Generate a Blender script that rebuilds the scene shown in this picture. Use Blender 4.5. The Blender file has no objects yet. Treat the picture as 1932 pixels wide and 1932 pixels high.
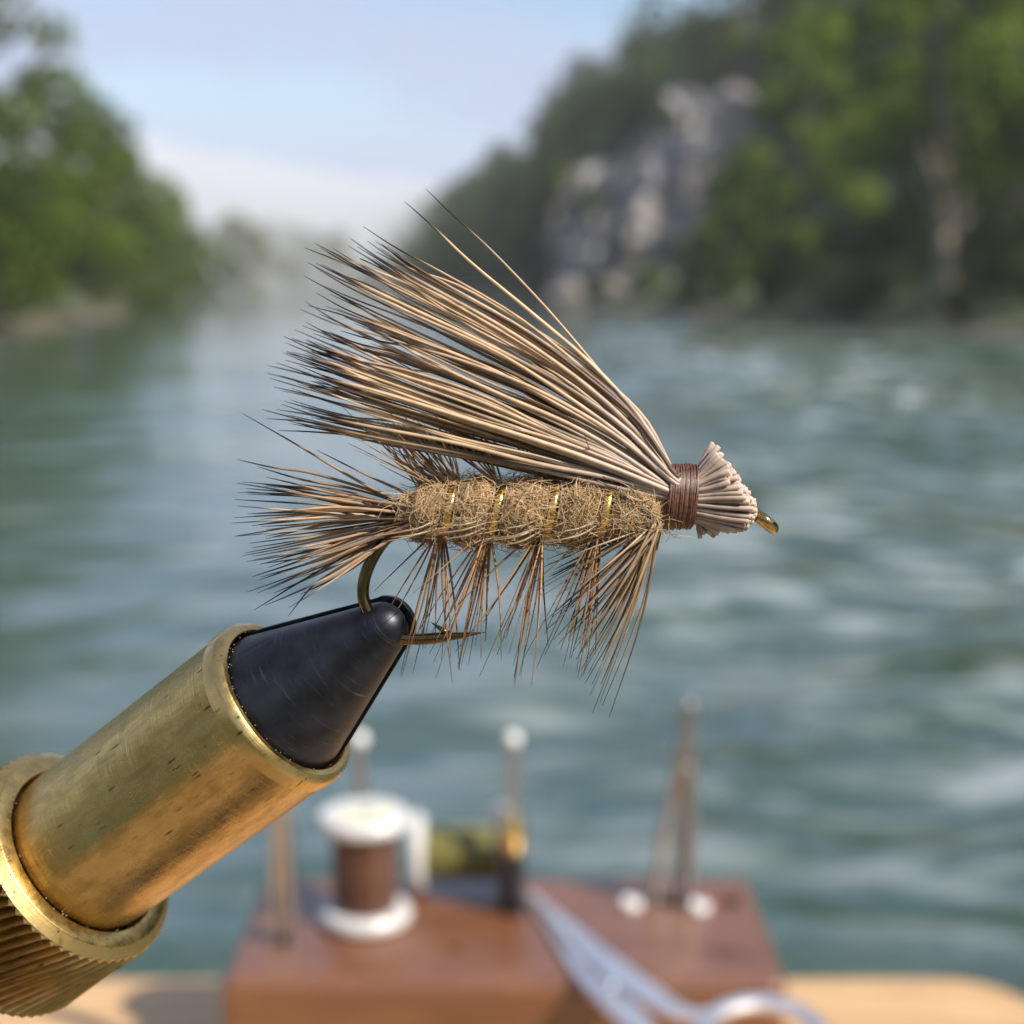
import bpy, bmesh, math, random
import numpy as np
from mathutils import Vector, Matrix, noise

random.seed(7)
rng = np.random.default_rng(7)
R = math.radians
scene = bpy.context.scene
col = scene.collection

# ------------------------------------------------------------------ camera
W0 = 1932.0                      # photograph measured on a 1932 px square
FPX = 2862.0
HORIZON = 535.0
CAM_Z = 1.8
PITCH = math.atan((W0 / 2 - HORIZON) / FPX)
cam_data = bpy.data.cameras.new('camera')
cam = bpy.data.objects.new('camera', cam_data)
col.objects.link(cam)
cam.location = (0, 0, CAM_Z)
cam.rotation_euler = (math.pi / 2 - PITCH, 0, 0)
cam_data.sensor_width = 36.0
cam_data.lens = 36.0 * FPX / W0
cam_data.clip_start = 0.004
cam_data.clip_end = 5000
cam_data.dof.use_dof = True
cam_data.dof.focus_distance = 0.1205
cam_data.dof.aperture_fstop = cam_data.lens / 2.3
scene.camera = cam

# ------------------------------------------------------------------ sky and sun
SUN_EL, SUN_AZ = R(43), R(33)    # azimuth: from +X towards the viewer
sun_dir = Vector((math.cos(SUN_EL) * math.cos(SUN_AZ), -math.cos(SUN_EL) * math.sin(SUN_AZ), math.sin(SUN_EL)))
world = bpy.data.worlds.new('World')
scene.world = world
world.use_nodes = True
nt = world.node_tree
nt.nodes.clear()
w_out = nt.nodes.new('ShaderNodeOutputWorld')
w_bg = nt.nodes.new('ShaderNodeBackground')
w_bg.inputs['Strength'].default_value = 0.105
sky = nt.nodes.new('ShaderNodeTexSky')
sky.sky_type = 'NISHITA'
sky.sun_disc = False
sky.sun_elevation = SUN_EL
sky.sun_rotation = math.atan2(sun_dir.x, sun_dir.y)
sky.air_density = 1.0
sky.dust_density = 0.6
sky.ozone_density = 1.6
tc = nt.nodes.new('ShaderNodeTexCoord')
mp = nt.nodes.new('ShaderNodeMapping')
mp.inputs['Scale'].default_value = (1.0, 1.0, 2.4)
mp.inputs['Location'].default_value = (0.35, 0.1, 0.05)
cn = nt.nodes.new('ShaderNodeTexNoise')
cn.inputs['Scale'].default_value = 3.4
cn.inputs['Detail'].default_value = 7
cn.inputs['Roughness'].default_value = 0.55
cr = nt.nodes.new('ShaderNodeMapRange')
cr.interpolation_type = 'SMOOTHSTEP'
cr.inputs['From Min'].default_value = 0.43
cr.inputs['From Max'].default_value = 0.57
cr.inputs['To Min'].default_value = 0.0
cr.inputs['To Max'].default_value = 0.92
cm = nt.nodes.new('ShaderNodeMix')
cm.data_type = 'RGBA'
CLOUD = (3.55, 3.95, 5.3, 1)
cm.inputs[7].default_value = CLOUD
nt.links.new(tc.outputs['Generated'], mp.inputs['Vector'])
nt.links.new(mp.outputs[0], cn.inputs['Vector'])
nt.links.new(cn.outputs['Fac'], cr.inputs['Value'])
zs = nt.nodes.new('ShaderNodeSeparateXYZ')               # thin morning cloud closes in toward the horizon
nt.links.new(tc.outputs['Generated'], zs.inputs[0])
zr_ = nt.nodes.new('ShaderNodeMapRange'); zr_.interpolation_type = 'SMOOTHSTEP'
for k_, v_ in (('From Min', 0.05), ('From Max', 0.165), ('To Min', 0.93), ('To Max', 0.0)): zr_.inputs[k_].default_value = v_
nt.links.new(zs.outputs['Z'], zr_.inputs['Value'])
mx_ = nt.nodes.new('ShaderNodeMath'); mx_.operation = 'MAXIMUM'
nt.links.new(cr.outputs[0], mx_.inputs[0]); nt.links.new(zr_.outputs[0], mx_.inputs[1])
nt.links.new(mx_.outputs[0], cm.inputs[0])
nt.links.new(sky.outputs[0], cm.inputs[6])
nt.links.new(cm.outputs[2], w_bg.inputs['Color'])
nt.links.new(w_bg.outputs[0], w_out.inputs['Surface'])

sun_data = bpy.data.lights.new('sun', 'SUN')
sun_data.energy = 5.0
sun_data.angle = R(0.9)
sun_data.color = (1.0, 0.92, 0.80)
sun = bpy.data.objects.new('sun', sun_data)
col.objects.link(sun)
sun.location = (30, -10, 60)
sun.rotation_euler = sun_dir.to_track_quat('Z', 'Y').to_euler()

scene.view_settings.view_transform = 'Standard'
scene.view_settings.look = 'None'
scene.view_settings.exposure = 0.6
scene.view_settings.gamma = 1.0
scene.view_settings.use_curve_mapping = False
scene.render.engine = 'CYCLES'
cy = scene.cycles
cy.use_denoising = True
cy.max_bounces = 6
cy.diffuse_bounces = 2
cy.glossy_bounces = 3
cy.transmission_bounces = 4
cy.volume_bounces = 1
cy.transparent_max_bounces = 8
cy.sample_clamp_indirect = 4.0
cy.caustics_reflective = False
cy.caustics_refractive = False
cy.use_adaptive_sampling = True
cy.adaptive_threshold = 0.01

# ------------------------------------------------------------------ geometry helpers
CR = Matrix.Rotation(math.pi / 2 - PITCH, 3, 'X')


def ray(u, v):
    return CR @ Vector(((u - W0 / 2) / FPX, -(v - W0 / 2) / FPX, -1.0))


def P(u, v, Z=0.12):
    """the point seen at (u, v) at camera depth Z metres"""
    return Vector((0, 0, CAM_Z)) + ray(u, v) * Z


def G(u, v, z):
    """the point seen at (u, v) on the level plane at height z"""
    r = ray(u, v)
    return Vector((0, 0, CAM_Z)) + r * ((z - CAM_Z) / r.z)


PX = 0.12 / FPX                  # metres per picture unit at the fly
CX = CR @ Vector((1, 0, 0)); CY = CR @ Vector((0, 1, 0)); CZ = CR @ Vector((0, 0, 1))   # right, up, toward the viewer


def FP(u, v, d=0.0):
    """point of the fly: (u, v) in its plane, d units toward the viewer"""
    return P(u, v) + CZ * (d * PX)


def mesh_obj(name, verts, faces, mat=None, parent=None, smooth=True, tint=None):
    me = bpy.data.meshes.new(name)
    me.from_pydata([tuple(v) for v in verts], [], [tuple(f) for f in faces])
    return finish(name, me, mat, parent, smooth, tint)


def finish(name, me, mat=None, parent=None, smooth=True, tint=None):
    if smooth and len(me.polygons):
        me.polygons.foreach_set('use_smooth', [True] * len(me.polygons))
    if tint is not None:
        a = me.color_attributes.new('tint', 'FLOAT_COLOR', 'POINT')
        t = np.ones((len(me.vertices), 4), dtype=np.float32)
        t[:, :3] = np.asarray(tint, dtype=np.float32).reshape(-1, 3)
        a.data.foreach_set('color', t.ravel())
    me.update()
    if smooth and tint is None and len(me.polygons) > 40:
        me.set_sharp_from_angle(angle=R(34))
    o = bpy.data.objects.new(name, me)
    col.objects.link(o)
    if mat: me.materials.append(mat)
    if parent: o.parent = parent
    return o


def quads_mesh(name, V, Q):
    """fast mesh from vertex array (n,3) and quad array (m,4)"""
    V = np.asarray(V, dtype=np.float32); Q = np.asarray(Q, dtype=np.int32)
    me = bpy.data.meshes.new(name)
    me.vertices.add(len(V)); me.vertices.foreach_set('co', V.ravel())
    me.loops.add(Q.size); me.loops.foreach_set('vertex_index', Q.ravel())
    me.polygons.add(len(Q))
    me.polygons.foreach_set('loop_start', np.arange(0, Q.size, Q.shape[1], dtype=np.int32))
    try:
        me.polygons.foreach_set('loop_total', np.full(len(Q), Q.shape[1], dtype=np.int32))
    except Exception:
        pass
    me.update(calc_edges=True)
    return me


def empty(name, loc=(0, 0, 0)):
    o = bpy.data.objects.new(name, None)
    o.empty_display_size = 0.01
    col.objects.link(o)
    o.location = loc
    return o


def tag(o, label=None, cat=None, group=None, kind=None):
    if label: o['label'] = label
    if cat: o['category'] = cat
    if group: o['group'] = group
    if kind: o['kind'] = kind
    return o


def tube(points, radii, seg=8, cap=True, flat=None):
    """tapered tube along points; flat = (axis vector, factor) squashes the section"""
    pts = [Vector(p) for p in points]
    n = len(pts)
    if np.isscalar(radii): radii = [radii] * n
    V, F = [], []
    t0 = (pts[1] - pts[0]).normalized()
    ref = Vector((0, 0, 1)) if abs(t0.z) < 0.9 else Vector((1, 0, 0))
    nrm = t0.cross(ref).normalized()
    for i in range(n):
        if i == 0: t = pts[1] - pts[0]
        elif i == n - 1: t = pts[-1] - pts[-2]
        else: t = pts[i + 1] - pts[i - 1]
        t.normalize()
        nrm = (nrm - t * nrm.dot(t)).normalized()
        b = t.cross(nrm)
        for k in range(seg):
            a = 2 * math.pi * k / seg
            off = (nrm * math.cos(a) + b * math.sin(a)) * radii[i]
            if flat:
                ax = flat[0]
                off = off - ax * off.dot(ax) * (1 - flat[1])
            V.append(pts[i] + off)
    for i in range(n - 1):
        for k in range(seg):
            k2 = (k + 1) % seg
            F.append((i * seg + k, i * seg + k2, (i + 1) * seg + k2, (i + 1) * seg + k))
    if cap:
        F.append(tuple(range(seg - 1, -1, -1)))
        F.append(tuple((n - 1) * seg + k for k in range(seg)))
    return V, F


def lathe(profile, seg=64, a0=0.0, a1=2 * math.pi, closed=True):
    """revolve (r, z) pairs about local Z"""
    V, F = [], []
    full = abs(a1 - a0 - 2 * math.pi) < 1e-6
    m = seg if full else seg + 1
    for r, z in profile:
        for k in range(m):
            a = a0 + (a1 - a0) * k / seg
            V.append((r * math.cos(a), r * math.sin(a), z))
    for i in range(len(profile) - 1):
        for k in range(seg):
            k2 = (k + 1) % m if full else k + 1
            F.append((i * m + k, i * m + k2, (i + 1) * m + k2, (i + 1) * m + k))
    if not full and closed:
        F.append(tuple(i * m for i in range(len(profile))))
        F.append(tuple(i * m + m - 1 for i in range(len(profile) - 1, -1, -1)))
    return V, F


def join(*vf):
    V, F = [], []
    for v, f in vf:
        o = len(V)
        V += list(v); F += [tuple(i + o for i in q) for q in f]
    return V, F


def rounded_box(sx, sy, sz, bev, seg=3):
    bm = bmesh.new()
    bmesh.ops.create_cube(bm, size=1)
    bmesh.ops.scale(bm, vec=(sx, sy, sz), verts=bm.verts)
    bmesh.ops.bevel(bm, geom=list(bm.edges), offset=bev, segments=seg, profile=0.5, affect='EDGES')
    return bm


def bm_obj(name, bm, mat=None, parent=None, loc=(0, 0, 0), smooth=True):
    me = bpy.data.meshes.new(name)
    bm.to_mesh(me); bm.free()
    o = finish(name, me, mat, parent, smooth)
    o.location = loc
    return o


def sphere(c, r, useg=24, vseg=14, squash=1.0):
    bm = bmesh.new()
    bmesh.ops.create_uvsphere(bm, u_segments=useg, v_segments=vseg, radius=r)
    V = [Vector((v.co.x, v.co.y, v.co.z * squash)) + Vector(c) for v in bm.verts]
    F = [[v.index for v in f.verts] for f in bm.faces]
    bm.free()
    return V, F


def cr_spline(pts, n):
    """n points along a Catmull-Rom curve through pts"""
    pts = [Vector(p) for p in pts]
    q = [pts[0] * 2 - pts[1]] + pts + [pts[-1] * 2 - pts[-2]]
    m = len(pts) - 1
    out = []
    for i in range(n):
        s = m * i / (n - 1)
        k = min(int(s), m - 1); t = s - k
        p0, p1, p2, p3 = q[k], q[k + 1], q[k + 2], q[k + 3]
        out.append(0.5 * ((2 * p1) + (p2 - p0) * t + (2 * p0 - 5 * p1 + 4 * p2 - p3) * t * t + (3 * p1 - p0 - 3 * p2 + p3) * t ** 3))
    return out


# ------------------------------------------------------------------ material helpers
def new_mat(name):
    m = bpy.data.materials.new(name)
    m.use_nodes = True
    t = m.node_tree
    return m, t, t.nodes['Principled BSDF'], t.nodes['Material Output']


def nd(t, kind, **kw):
    n = t.nodes.new(kind)
    for k, v in kw.items():
        if k in n.inputs: n.inputs[k].default_value = v
        else: setattr(n, k, v)
    return n


def ramp(t, fac, stops):
    r = t.nodes.new('ShaderNodeValToRGB')
    e = r.color_ramp.elements
    while len(e) < len(stops): e.new(0.5)
    for k, (p, c) in enumerate(stops):
        e[k].position = p
        e[k].color = (c[0], c[1], c[2], 1) if not np.isscalar(c) else (c, c, c, 1)
    t.links.new(fac, r.inputs[0])
    return r.outputs[0]


def texcoord(t, scale=(1, 1, 1), which='Object', rot=(0, 0, 0)):
    c = t.nodes.new('ShaderNodeTexCoord')
    m = t.nodes.new('ShaderNodeMapping')
    m.inputs['Scale'].default_value = scale
    m.inputs['Rotation'].default_value = rot
    t.links.new(c.outputs[which], m.inputs[0])
    return m.outputs[0]


def tex_noise(t, vec, scale=5, detail=4, rough=0.5, dist=0.0):
    n = t.nodes.new('ShaderNodeTexNoise')
    n.inputs['Scale'].default_value = scale
    n.inputs['Detail'].default_value = detail
    n.inputs['Roughness'].default_value = rough
    n.inputs['Distortion'].default_value = dist
    t.links.new(vec, n.inputs['Vector'])
    return n.outputs['Fac']


def mixc(t, fac, a, b, mode='MIX'):
    m = t.nodes.new('ShaderNodeMix')
    m.data_type = 'RGBA'; m.blend_type = mode
    for s, val in ((0, fac), (6, a), (7, b)):
        if hasattr(val, 'is_linked') or isinstance(val, bpy.types.NodeSocket):
            t.links.new(val, m.inputs[s])
        elif s == 0: m.inputs[0].default_value = val
        else: m.inputs[s].default_value = (*val[:3], 1)
    return m.outputs[2]


def bump(t, height, strength, dist, bsdf, normal=None):
    b = t.nodes.new('ShaderNodeBump')
    b.inputs['Strength'].default_value = strength
    b.inputs['Distance'].default_value = dist
    t.links.new(height, b.inputs['Height'])
    if normal: t.links.new(normal, b.inputs['Normal'])
    if bsdf: t.links.new(b.outputs[0], bsdf.inputs['Normal'])
    return b.outputs[0]


def simple(name, c, rough=0.5, metal=0.0, spec=0.5, noise_amt=0.15, nscale=200):
    m, t, b, o = new_mat(name)
    n = tex_noise(t, texcoord(t), nscale, 4)
    lo = tuple(x * (1 - noise_amt) for x in c); hi = tuple(min(1, x * (1 + noise_amt)) for x in c)
    t.links.new(ramp(t, n, [(0.3, lo), (0.7, hi)]), b.inputs['Base Color'])
    b.inputs['Roughness'].default_value = rough
    b.inputs['Metallic'].default_value = metal
    b.inputs['Specular IOR Level'].default_value = spec
    return m


def hair_mat(name, transl=0.25, rough=0.38, spec=0.5):
    m, t, b, o = new_mat(name)
    a = t.nodes.new('ShaderNodeAttribute'); a.attribute_name = 'tint'
    n = tex_noise(t, texcoord(t, (1, 1, 1)), 900, 3)
    c = mixc(t, 1.0, a.outputs['Color'], ramp(t, n, [(0.25, 0.72), (0.75, 1.15)]), 'MULTIPLY')
    t.links.new(c, b.inputs['Base Color'])
    b.inputs['Roughness'].default_value = rough
    b.inputs['Specular IOR Level'].default_value = spec
    tr = t.nodes.new('ShaderNodeBsdfTranslucent')
    t.links.new(c, tr.inputs['Color'])
    mx = t.nodes.new('ShaderNodeMixShader')
    mx.inputs[0].default_value = transl
    t.links.new(b.outputs[0], mx.inputs[1]); t.links.new(tr.outputs[0], mx.inputs[2])
    t.links.new(mx.outputs[0], o.inputs['Surface'])
    return m


def leaf_mat(name, transl=0.35):
    m, t, b, o = new_mat(name)
    a = t.nodes.new('ShaderNodeAttribute'); a.attribute_name = 'tint'
    n = tex_noise(t, texcoord(t, (1, 1, 1)), 1.3, 3)
    c = mixc(t, 1.0, a.outputs['Color'], ramp(t, n, [(0.3, 0.7), (0.7, 1.25)]), 'MULTIPLY')
    t.links.new(c, b.inputs['Base Color'])
    b.inputs['Roughness'].default_value = 0.6
    b.inputs['Specular IOR Level'].default_value = 0.12
    tr = t.nodes.new('ShaderNodeBsdfTranslucent')
    t.links.new(c, tr.inputs['Color'])
    mx = t.nodes.new('ShaderNodeMixShader'); mx.inputs[0].default_value = transl
    t.links.new(b.outputs[0], mx.inputs[1]); t.links.new(tr.outputs[0], mx.inputs[2])
    t.links.new(mx.outputs[0], o.inputs['Surface'])
    return m


def wood_mat(name, dark, light, scale, rough=0.4, coat=0.0, rot=(0, 0, 0), spec=0.5):
    m, t, b, o = new_mat(name)
    v = texcoord(t, scale, rot=rot)
    n1 = tex_noise(t, v, 1.0, 6, 0.6, 1.2)
    n2 = tex_noise(t, v, 5.0, 3, 0.5)
    c1 = ramp(t, n1, [(0.25, dark), (0.5, tuple((a + c) / 2 for a, c in zip(dark, light))), (0.75, light)])
    c = mixc(t, 1.0, c1, ramp(t, n2, [(0.3, 0.82), (0.7, 1.1)]), 'MULTIPLY')
    t.links.new(c, b.inputs['Base Color'])
    b.inputs['Roughness'].default_value = rough
    b.inputs['Specular IOR Level'].default_value = spec
    b.inputs['Coat Weight'].default_value = coat
    b.inputs['Coat Roughness'].default_value = 0.28
    b.inputs['Coat IOR'].default_value = 1.7
    bump(t, n2, 0.15, 0.0004, b)
    return m


# ------------------------------------------------------------------ terrain and river
LB = [(-80, -30), (0, -22), (30, -17.5), (49, -16.8), (80, -21), (129, -30), (300, -56), (515, -76), (700, -150), (1000, -300)]
RB = [(-80, 30), (0, 22), (49, 17.2), (79, 14.5), (103, 8.5), (129, 4.2), (160, -0.5), (200, -8), (300, -25), (515, -57), (700, -120), (1000, -260)]


def interp(tab, y):
    return np.interp(y, [a for a, b in tab], [b for a, b in tab])


def sstep(a, b, x):
    t = np.clip((x - a) / (b - a), 0, 1)
    return t * t * (3 - 2 * t)


def terrain_h(x, y):
    x = np.asarray(x, float); y = np.asarray(y, float)
    dl = interp(LB, y) - x
    dr = x - interp(RB, y)
    dn = -5.0 - y
    d = np.maximum(np.maximum(dl, dr), dn)
    h = np.where(d < 0, -0.06 * np.minimum(-d, 12) - 0.05, 1.1 * sstep(0, 3.5, d) + 0.02 * np.maximum(d, 0))
    s0 = np.interp(y, [0, 100, 128, 150, 700], [26, 20, 14, 3, 4])
    steep = np.interp(y, [0, 100, 140, 170, 300, 700], [13, 18, 21, 18, 10, 8])
    hill = steep * sstep(0, 14, dr - s0) + 0.38 * np.clip(dr - s0 - 6, 0, 60)
    hill = np.where(y > -40, hill, hill * 0.5)
    left = 0.10 * np.clip(dl - 6, 0, 40) + 10 * sstep(10, 60, dl) * sstep(90, 260, y)
    back = 0.22 * np.clip(dn - 3, 0, 60)
    far = 4 * sstep(560, 760, y)
    w = np.where(d > 0, 1.0, 0.0)
    return h + w * (np.maximum(np.maximum(hill, left), back) + far)


xs = np.unique(np.concatenate([np.linspace(-320, -90, 24), np.linspace(-90, 70, 110), np.linspace(70, 260, 20)]))
ys = np.unique(np.concatenate([np.linspace(-80, 20, 26), np.linspace(20, 260, 130), np.linspace(260, 900, 70)]))
XX, YY = np.meshgrid(xs, ys)
HH = terrain_h(XX, YY)
for i in range(HH.shape[0]):
    for j in range(HH.shape[1]):
        if HH[i, j] > 0.3:
            HH[i, j] += 0.5 * noise.noise(Vector((XX[i, j] * 0.13, YY[i, j] * 0.13, 3.0)))
V = np.stack([XX, YY, HH], -1).reshape(-1, 3)
nx = len(xs); ny = len(ys)
ii, jj = np.meshgrid(np.arange(ny - 1), np.arange(nx - 1), indexing='ij')
base = (ii * nx + jj).ravel()
Q = np.stack([base, base + 1, base + nx + 1, base + nx], -1)
m_ground, t, b, o = new_mat('earth_and_grass')
v = texcoord(t)
n1 = tex_noise(t, v, 0.25, 6, 0.6)
n2 = tex_noise(t, v, 2.5, 4, 0.6)
sep = t.nodes.new('ShaderNodeSeparateXYZ'); t.links.new(v, sep.inputs[0])
mr = nd(t, 'ShaderNodeMapRange', **{'From Min': 0.1, 'From Max': 0.6}); t.links.new(sep.outputs['Z'], mr.inputs['Value'])
soil = ramp(t, n2, [(0.3, (0.050, 0.039, 0.027)), (0.7, (0.125, 0.092, 0.058))])
grass = ramp(t, n1, [(0.3, (0.035, 0.05, 0.018)), (0.7, (0.075, 0.10, 0.03))])
t.links.new(mixc(t, mr.outputs[0], soil, grass), b.inputs['Base Color'])
b.inputs['Roughness'].default_value = 0.9
bump(t, n2, 0.6, 0.3, b)
ground = finish('ground', quads_mesh('ground', V, Q), m_ground)
tag(ground, kind='structure')

# water: one sheet through the whole valley, its waves modelled where they can be told apart
def water_sheet():
    yy = np.concatenate([np.linspace(-75, 2.2, 14), 2.2 * (75 / 2.2) ** np.linspace(0.002, 1, 560), np.linspace(78, 890, 90)])
    q = np.linspace(-1, 1, 460)
    xq = 5.0 * np.sinh(q * 4.2) / np.sinh(4.2) * 8
    xq = np.concatenate([[-310, -180, -90], xq, [90, 160, 250]])
    X, Y = np.meshgrid(xq, yy)
    dx = np.gradient(xq)[None, :] * np.ones_like(X); dy = np.gradient(yy)[:, None] * np.ones_like(X)
    cell = np.maximum(dx, dy)
    g = np.random.default_rng(3)
    H = np.zeros_like(X)
    patch = 0.20 + 0.80 * sstep(-2.5, 3, X - 0.05 * Y)                      # the current runs rougher toward the hill side
    patch *= 0.8 + 0.35 * np.sin(X * .37 + 1.7 * np.sin(Y * .11)) * np.sin(Y * .23 + X * .08) + .35 * np.sin(Y * .9 - X * .35 + 1.3 * np.sin(X * .5)) * np.sin(X * .8 + .4 * Y)
    for k in range(96):
        lam = 0.36 * (3.0 / 0.36) ** g.random()
        th = R(101) + g.normal(0, R(24))
        kx, ky = math.cos(th) * 2 * math.pi / lam, math.sin(th) * 2 * math.pi / lam
        amp = 0.050 / (2 * math.pi) * lam * g.uniform(.6, 1.4)
        ph = g.uniform(0, 6.28)
        w = np.clip((lam / (3.2 * cell)) - .4, 0, 1)
        mod = 0.6 + 0.4 * np.sin(X * g.uniform(-.5, .5) + Y * g.uniform(-.5, .5) + ph * 2)
        s_ = np.sin(kx * X + ky * Y + ph + 0.8 * np.sin(.7 * kx * Y * .3 + ph))
        s_ = s_ + .35 * s_ * s_ - .17
        H += amp * w * mod * s_
    H *= patch
    n0, n1 = X.shape
    V = np.stack([X, Y, H], -1).reshape(-1, 3)
    ii, jj = np.meshgrid(np.arange(n0 - 1), np.arange(n1 - 1), indexing='ij')
    b_ = (ii * n1 + jj).ravel()
    return V, np.stack([b_, b_ + 1, b_ + n1 + 1, b_ + n1], -1)


m_water, t, b, o = new_mat('river_water')
va = texcoord(t, (0.7, 1.3, 1.0), rot=(0, 0, R(-14)))
nA = tex_noise(t, va, 2.2, 4, 0.6, 0.6)
fl = tex_noise(t, texcoord(t, (1.0, 2.5, 1.0), rot=(0, 0, R(-16))), 1.35, 5, 0.62, 0.5)      # pale streaks painted into the colour for sky glints on ripples
glint_patch = tex_noise(t, texcoord(t, (0.16, 0.10, 1.0), rot=(0, 0, R(-8))), 1.0, 2, 0.5)
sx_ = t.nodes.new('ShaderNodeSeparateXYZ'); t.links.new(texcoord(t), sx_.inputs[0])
glint_side = nd(t, 'ShaderNodeMapRange', **{'From Min': -1.5, 'From Max': 3.0, 'To Min': 0.30, 'To Max': 1.0}); t.links.new(sx_.outputs['X'], glint_side.inputs['Value'])
glint_mix = mixc(t, 1.0, ramp(t, fl, [(0.47, 0.0), (0.66, 0.95)]), ramp(t, glint_patch, [(0.38, 0.25), (0.58, 1.0)]), 'MULTIPLY')
glint_mix = mixc(t, 1.0, glint_mix, glint_side.outputs[0], 'MULTIPLY')
t.links.new(mixc(t, glint_mix, (0.028, 0.058, 0.040), (0.46, 0.50, 0.50)), b.inputs['Base Color'])
b.inputs['Roughness'].default_value = 0.08
b.inputs['IOR'].default_value = 1.90
bump(t, nA, 0.5, 0.03, b)
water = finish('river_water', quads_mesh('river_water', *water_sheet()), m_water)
tag(water, kind='structure')

# ------------------------------------------------------------------ foliage
M_LEAF = leaf_mat('leaves', 0.38)
M_BARK = simple('bark', (0.13, 0.105, 0.08), 0.9, nscale=6, noise_amt=0.35)
M_PALEBARK = simple('pale_bark', (0.24, 0.20, 0.15), 0.9, nscale=5, noise_amt=0.3)


def leaf_cloud(centres, radii, n, size, c_lo, c_hi, squash=0.8, seed=0):
    """n leaf quads spread through clumps; returns verts, quads, tint"""
    g = np.random.default_rng(seed)
    centres = np.asarray(centres, float); radii = np.asarray(radii, float)
    w = radii ** 2.2; w /= w.sum()
    idx = g.choice(len(centres), n, p=w)
    d = g.normal(size=(n, 3)); d /= np.linalg.norm(d, axis=1, keepdims=True)
    r = radii[idx, None] * g.uniform(0.45, 1.08, (n, 1)) ** 0.6
    pos = centres[idx] + d * r * np.array([1, 1, squash])
    nrm = d * 0.6 + g.normal(size=(n, 3)) * 0.7 + np.array([0, 0, 0.35])
    nrm /= np.linalg.norm(nrm, axis=1, keepdims=True)
    ref = g.normal(size=(n, 3))
    ax = np.cross(nrm, ref); ax /= np.linalg.norm(ax, axis=1, keepdims=True)
    ay = np.cross(nrm, ax)
    sz = size * g.uniform(0.6, 1.4, (n, 1))
    v0 = pos - ax * sz * 0.5; v1 = pos - ay * sz * 0.32 + nrm * sz * .06
    v2 = pos + ax * sz * 0.5; v3 = pos + ay * sz * 0.32 + nrm * sz * .06
    V = np.stack([v0, v1, v2, v3], 1).reshape(-1, 3)
    Qd = np.arange(4 * n).reshape(n, 4)
    k = np.clip(g.normal(0.5, 0.28, (n, 1)) + (g.uniform(-.25, .25, len(centres))[idx])[:, None], 0, 1)
    c = np.asarray(c_lo) * (1 - k) + np.asarray(c_hi) * k
    return V, Qd, np.repeat(c, 4, axis=0)


def tree(name, label, x, y, h, spread, group=None, leaves=4200, leaf=0.34, lo=(0.035, 0.055, 0.014), hi=(0.10, 0.135, 0.032),
         crown_lo=0.22, clumps=26, trunk_r=None, lean=0.0, bark=None, seed=0, cat='tree', z=None):
    g = random.Random(seed * 31 + 5)
    z0 = float(terrain_h(x, y)) - 0.25 if z is None else z
    root = empty(name, (x, y, z0))
    tag(root, label, cat, group)
    tr = trunk_r or h * 0.022
    top = Vector((lean * h * 0.5, 0, h * 0.8))
    path = cr_spline([(0, 0, 0), (lean * h * .16, 0.1, h * 0.27), (lean * h * .36, -0.1, h * 0.55), top], 9)
    V, F = tube(path, [tr * (1.25 - 1.0 * (i / 8)) for i in range(9)], 9)
    vf = [(V, F)]
    cs, rs = [], []
    for k in range(clumps):
        f = (k + 0.5) / clumps
        zc = h * (crown_lo + (0.97 - crown_lo) * f)
        prof = math.sin(math.pi * min(1, (0.12 + 0.88 * f)) ** 0.85)
        a = k * 2.399 + g.uniform(-.5, .5)
        rr = spread * (0.25 + 0.85 * prof) * g.uniform(0.35, 1.12)
        p = Vector((lean * zc * 0.6 + rr * math.cos(a), rr * math.sin(a), zc + g.uniform(-.05, .05) * h))
        cs.append(p); rs.append(spread * g.uniform(0.16, 0.37))
        if k % 3 == 0:
            b0 = path[min(8, max(2, int(8 * (zc / h) / 0.9) - 2))]
            vf.append(tube(cr_spline([b0, (b0 + p) * 0.5 + Vector((0, 0, -.03 * h)), p], 5), [tr * .42, tr * .34, tr * .26, tr * .18, tr * .08], 6))
    trunk = mesh_obj('trunk', *join(*vf), bark or M_BARK, root)
    Vl, Ql, tl = leaf_cloud([tuple(c) for c in cs], rs, leaves, leaf, lo, hi, seed=seed)
    crown = finish('crown', quads_mesh('crown', Vl, Ql), M_LEAF, root, False, tl)
    return root


def bush(name, label, x, y, h, spread, z=None, seed=0, lo=(0.04, 0.06, 0.015), hi=(0.11, 0.14, 0.035), leaves=900, leaf=0.25, group=None):
    g = random.Random(seed + 90)
    z0 = float(terrain_h(x, y)) - 0.1 if z is None else z
    root = empty(name, (x, y, z0))
    tag(root, label, 'bush', group)
    cs, rs, vf = [], [], []
    for k in range(9):
        a = k * 2.4
        p = Vector((spread * .6 * math.cos(a) * g.random(), spread * .6 * math.sin(a) * g.random(), h * g.uniform(.25, .8)))
        cs.append(tuple(p)); rs.append(spread * g.uniform(.3, .5))
        vf.append(tube([(0, 0, 0), p * 0.5, p], [.05, .035, .015], 5))
    mesh_obj('stem', *join(*vf), M_BARK, root)
    Vl, Ql, tl = leaf_cloud(cs, rs, leaves, leaf, lo, hi, seed=seed)
    finish('crown', quads_mesh('crown', Vl, Ql), M_LEAF, root, False, tl)
    return root


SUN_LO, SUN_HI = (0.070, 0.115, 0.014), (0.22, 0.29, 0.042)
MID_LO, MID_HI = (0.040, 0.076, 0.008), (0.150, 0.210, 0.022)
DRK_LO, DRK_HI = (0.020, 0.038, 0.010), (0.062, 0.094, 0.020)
PAL_LO, PAL_HI = (0.12, 0.14, 0.035), (0.27, 0.27, 0.075)

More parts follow.
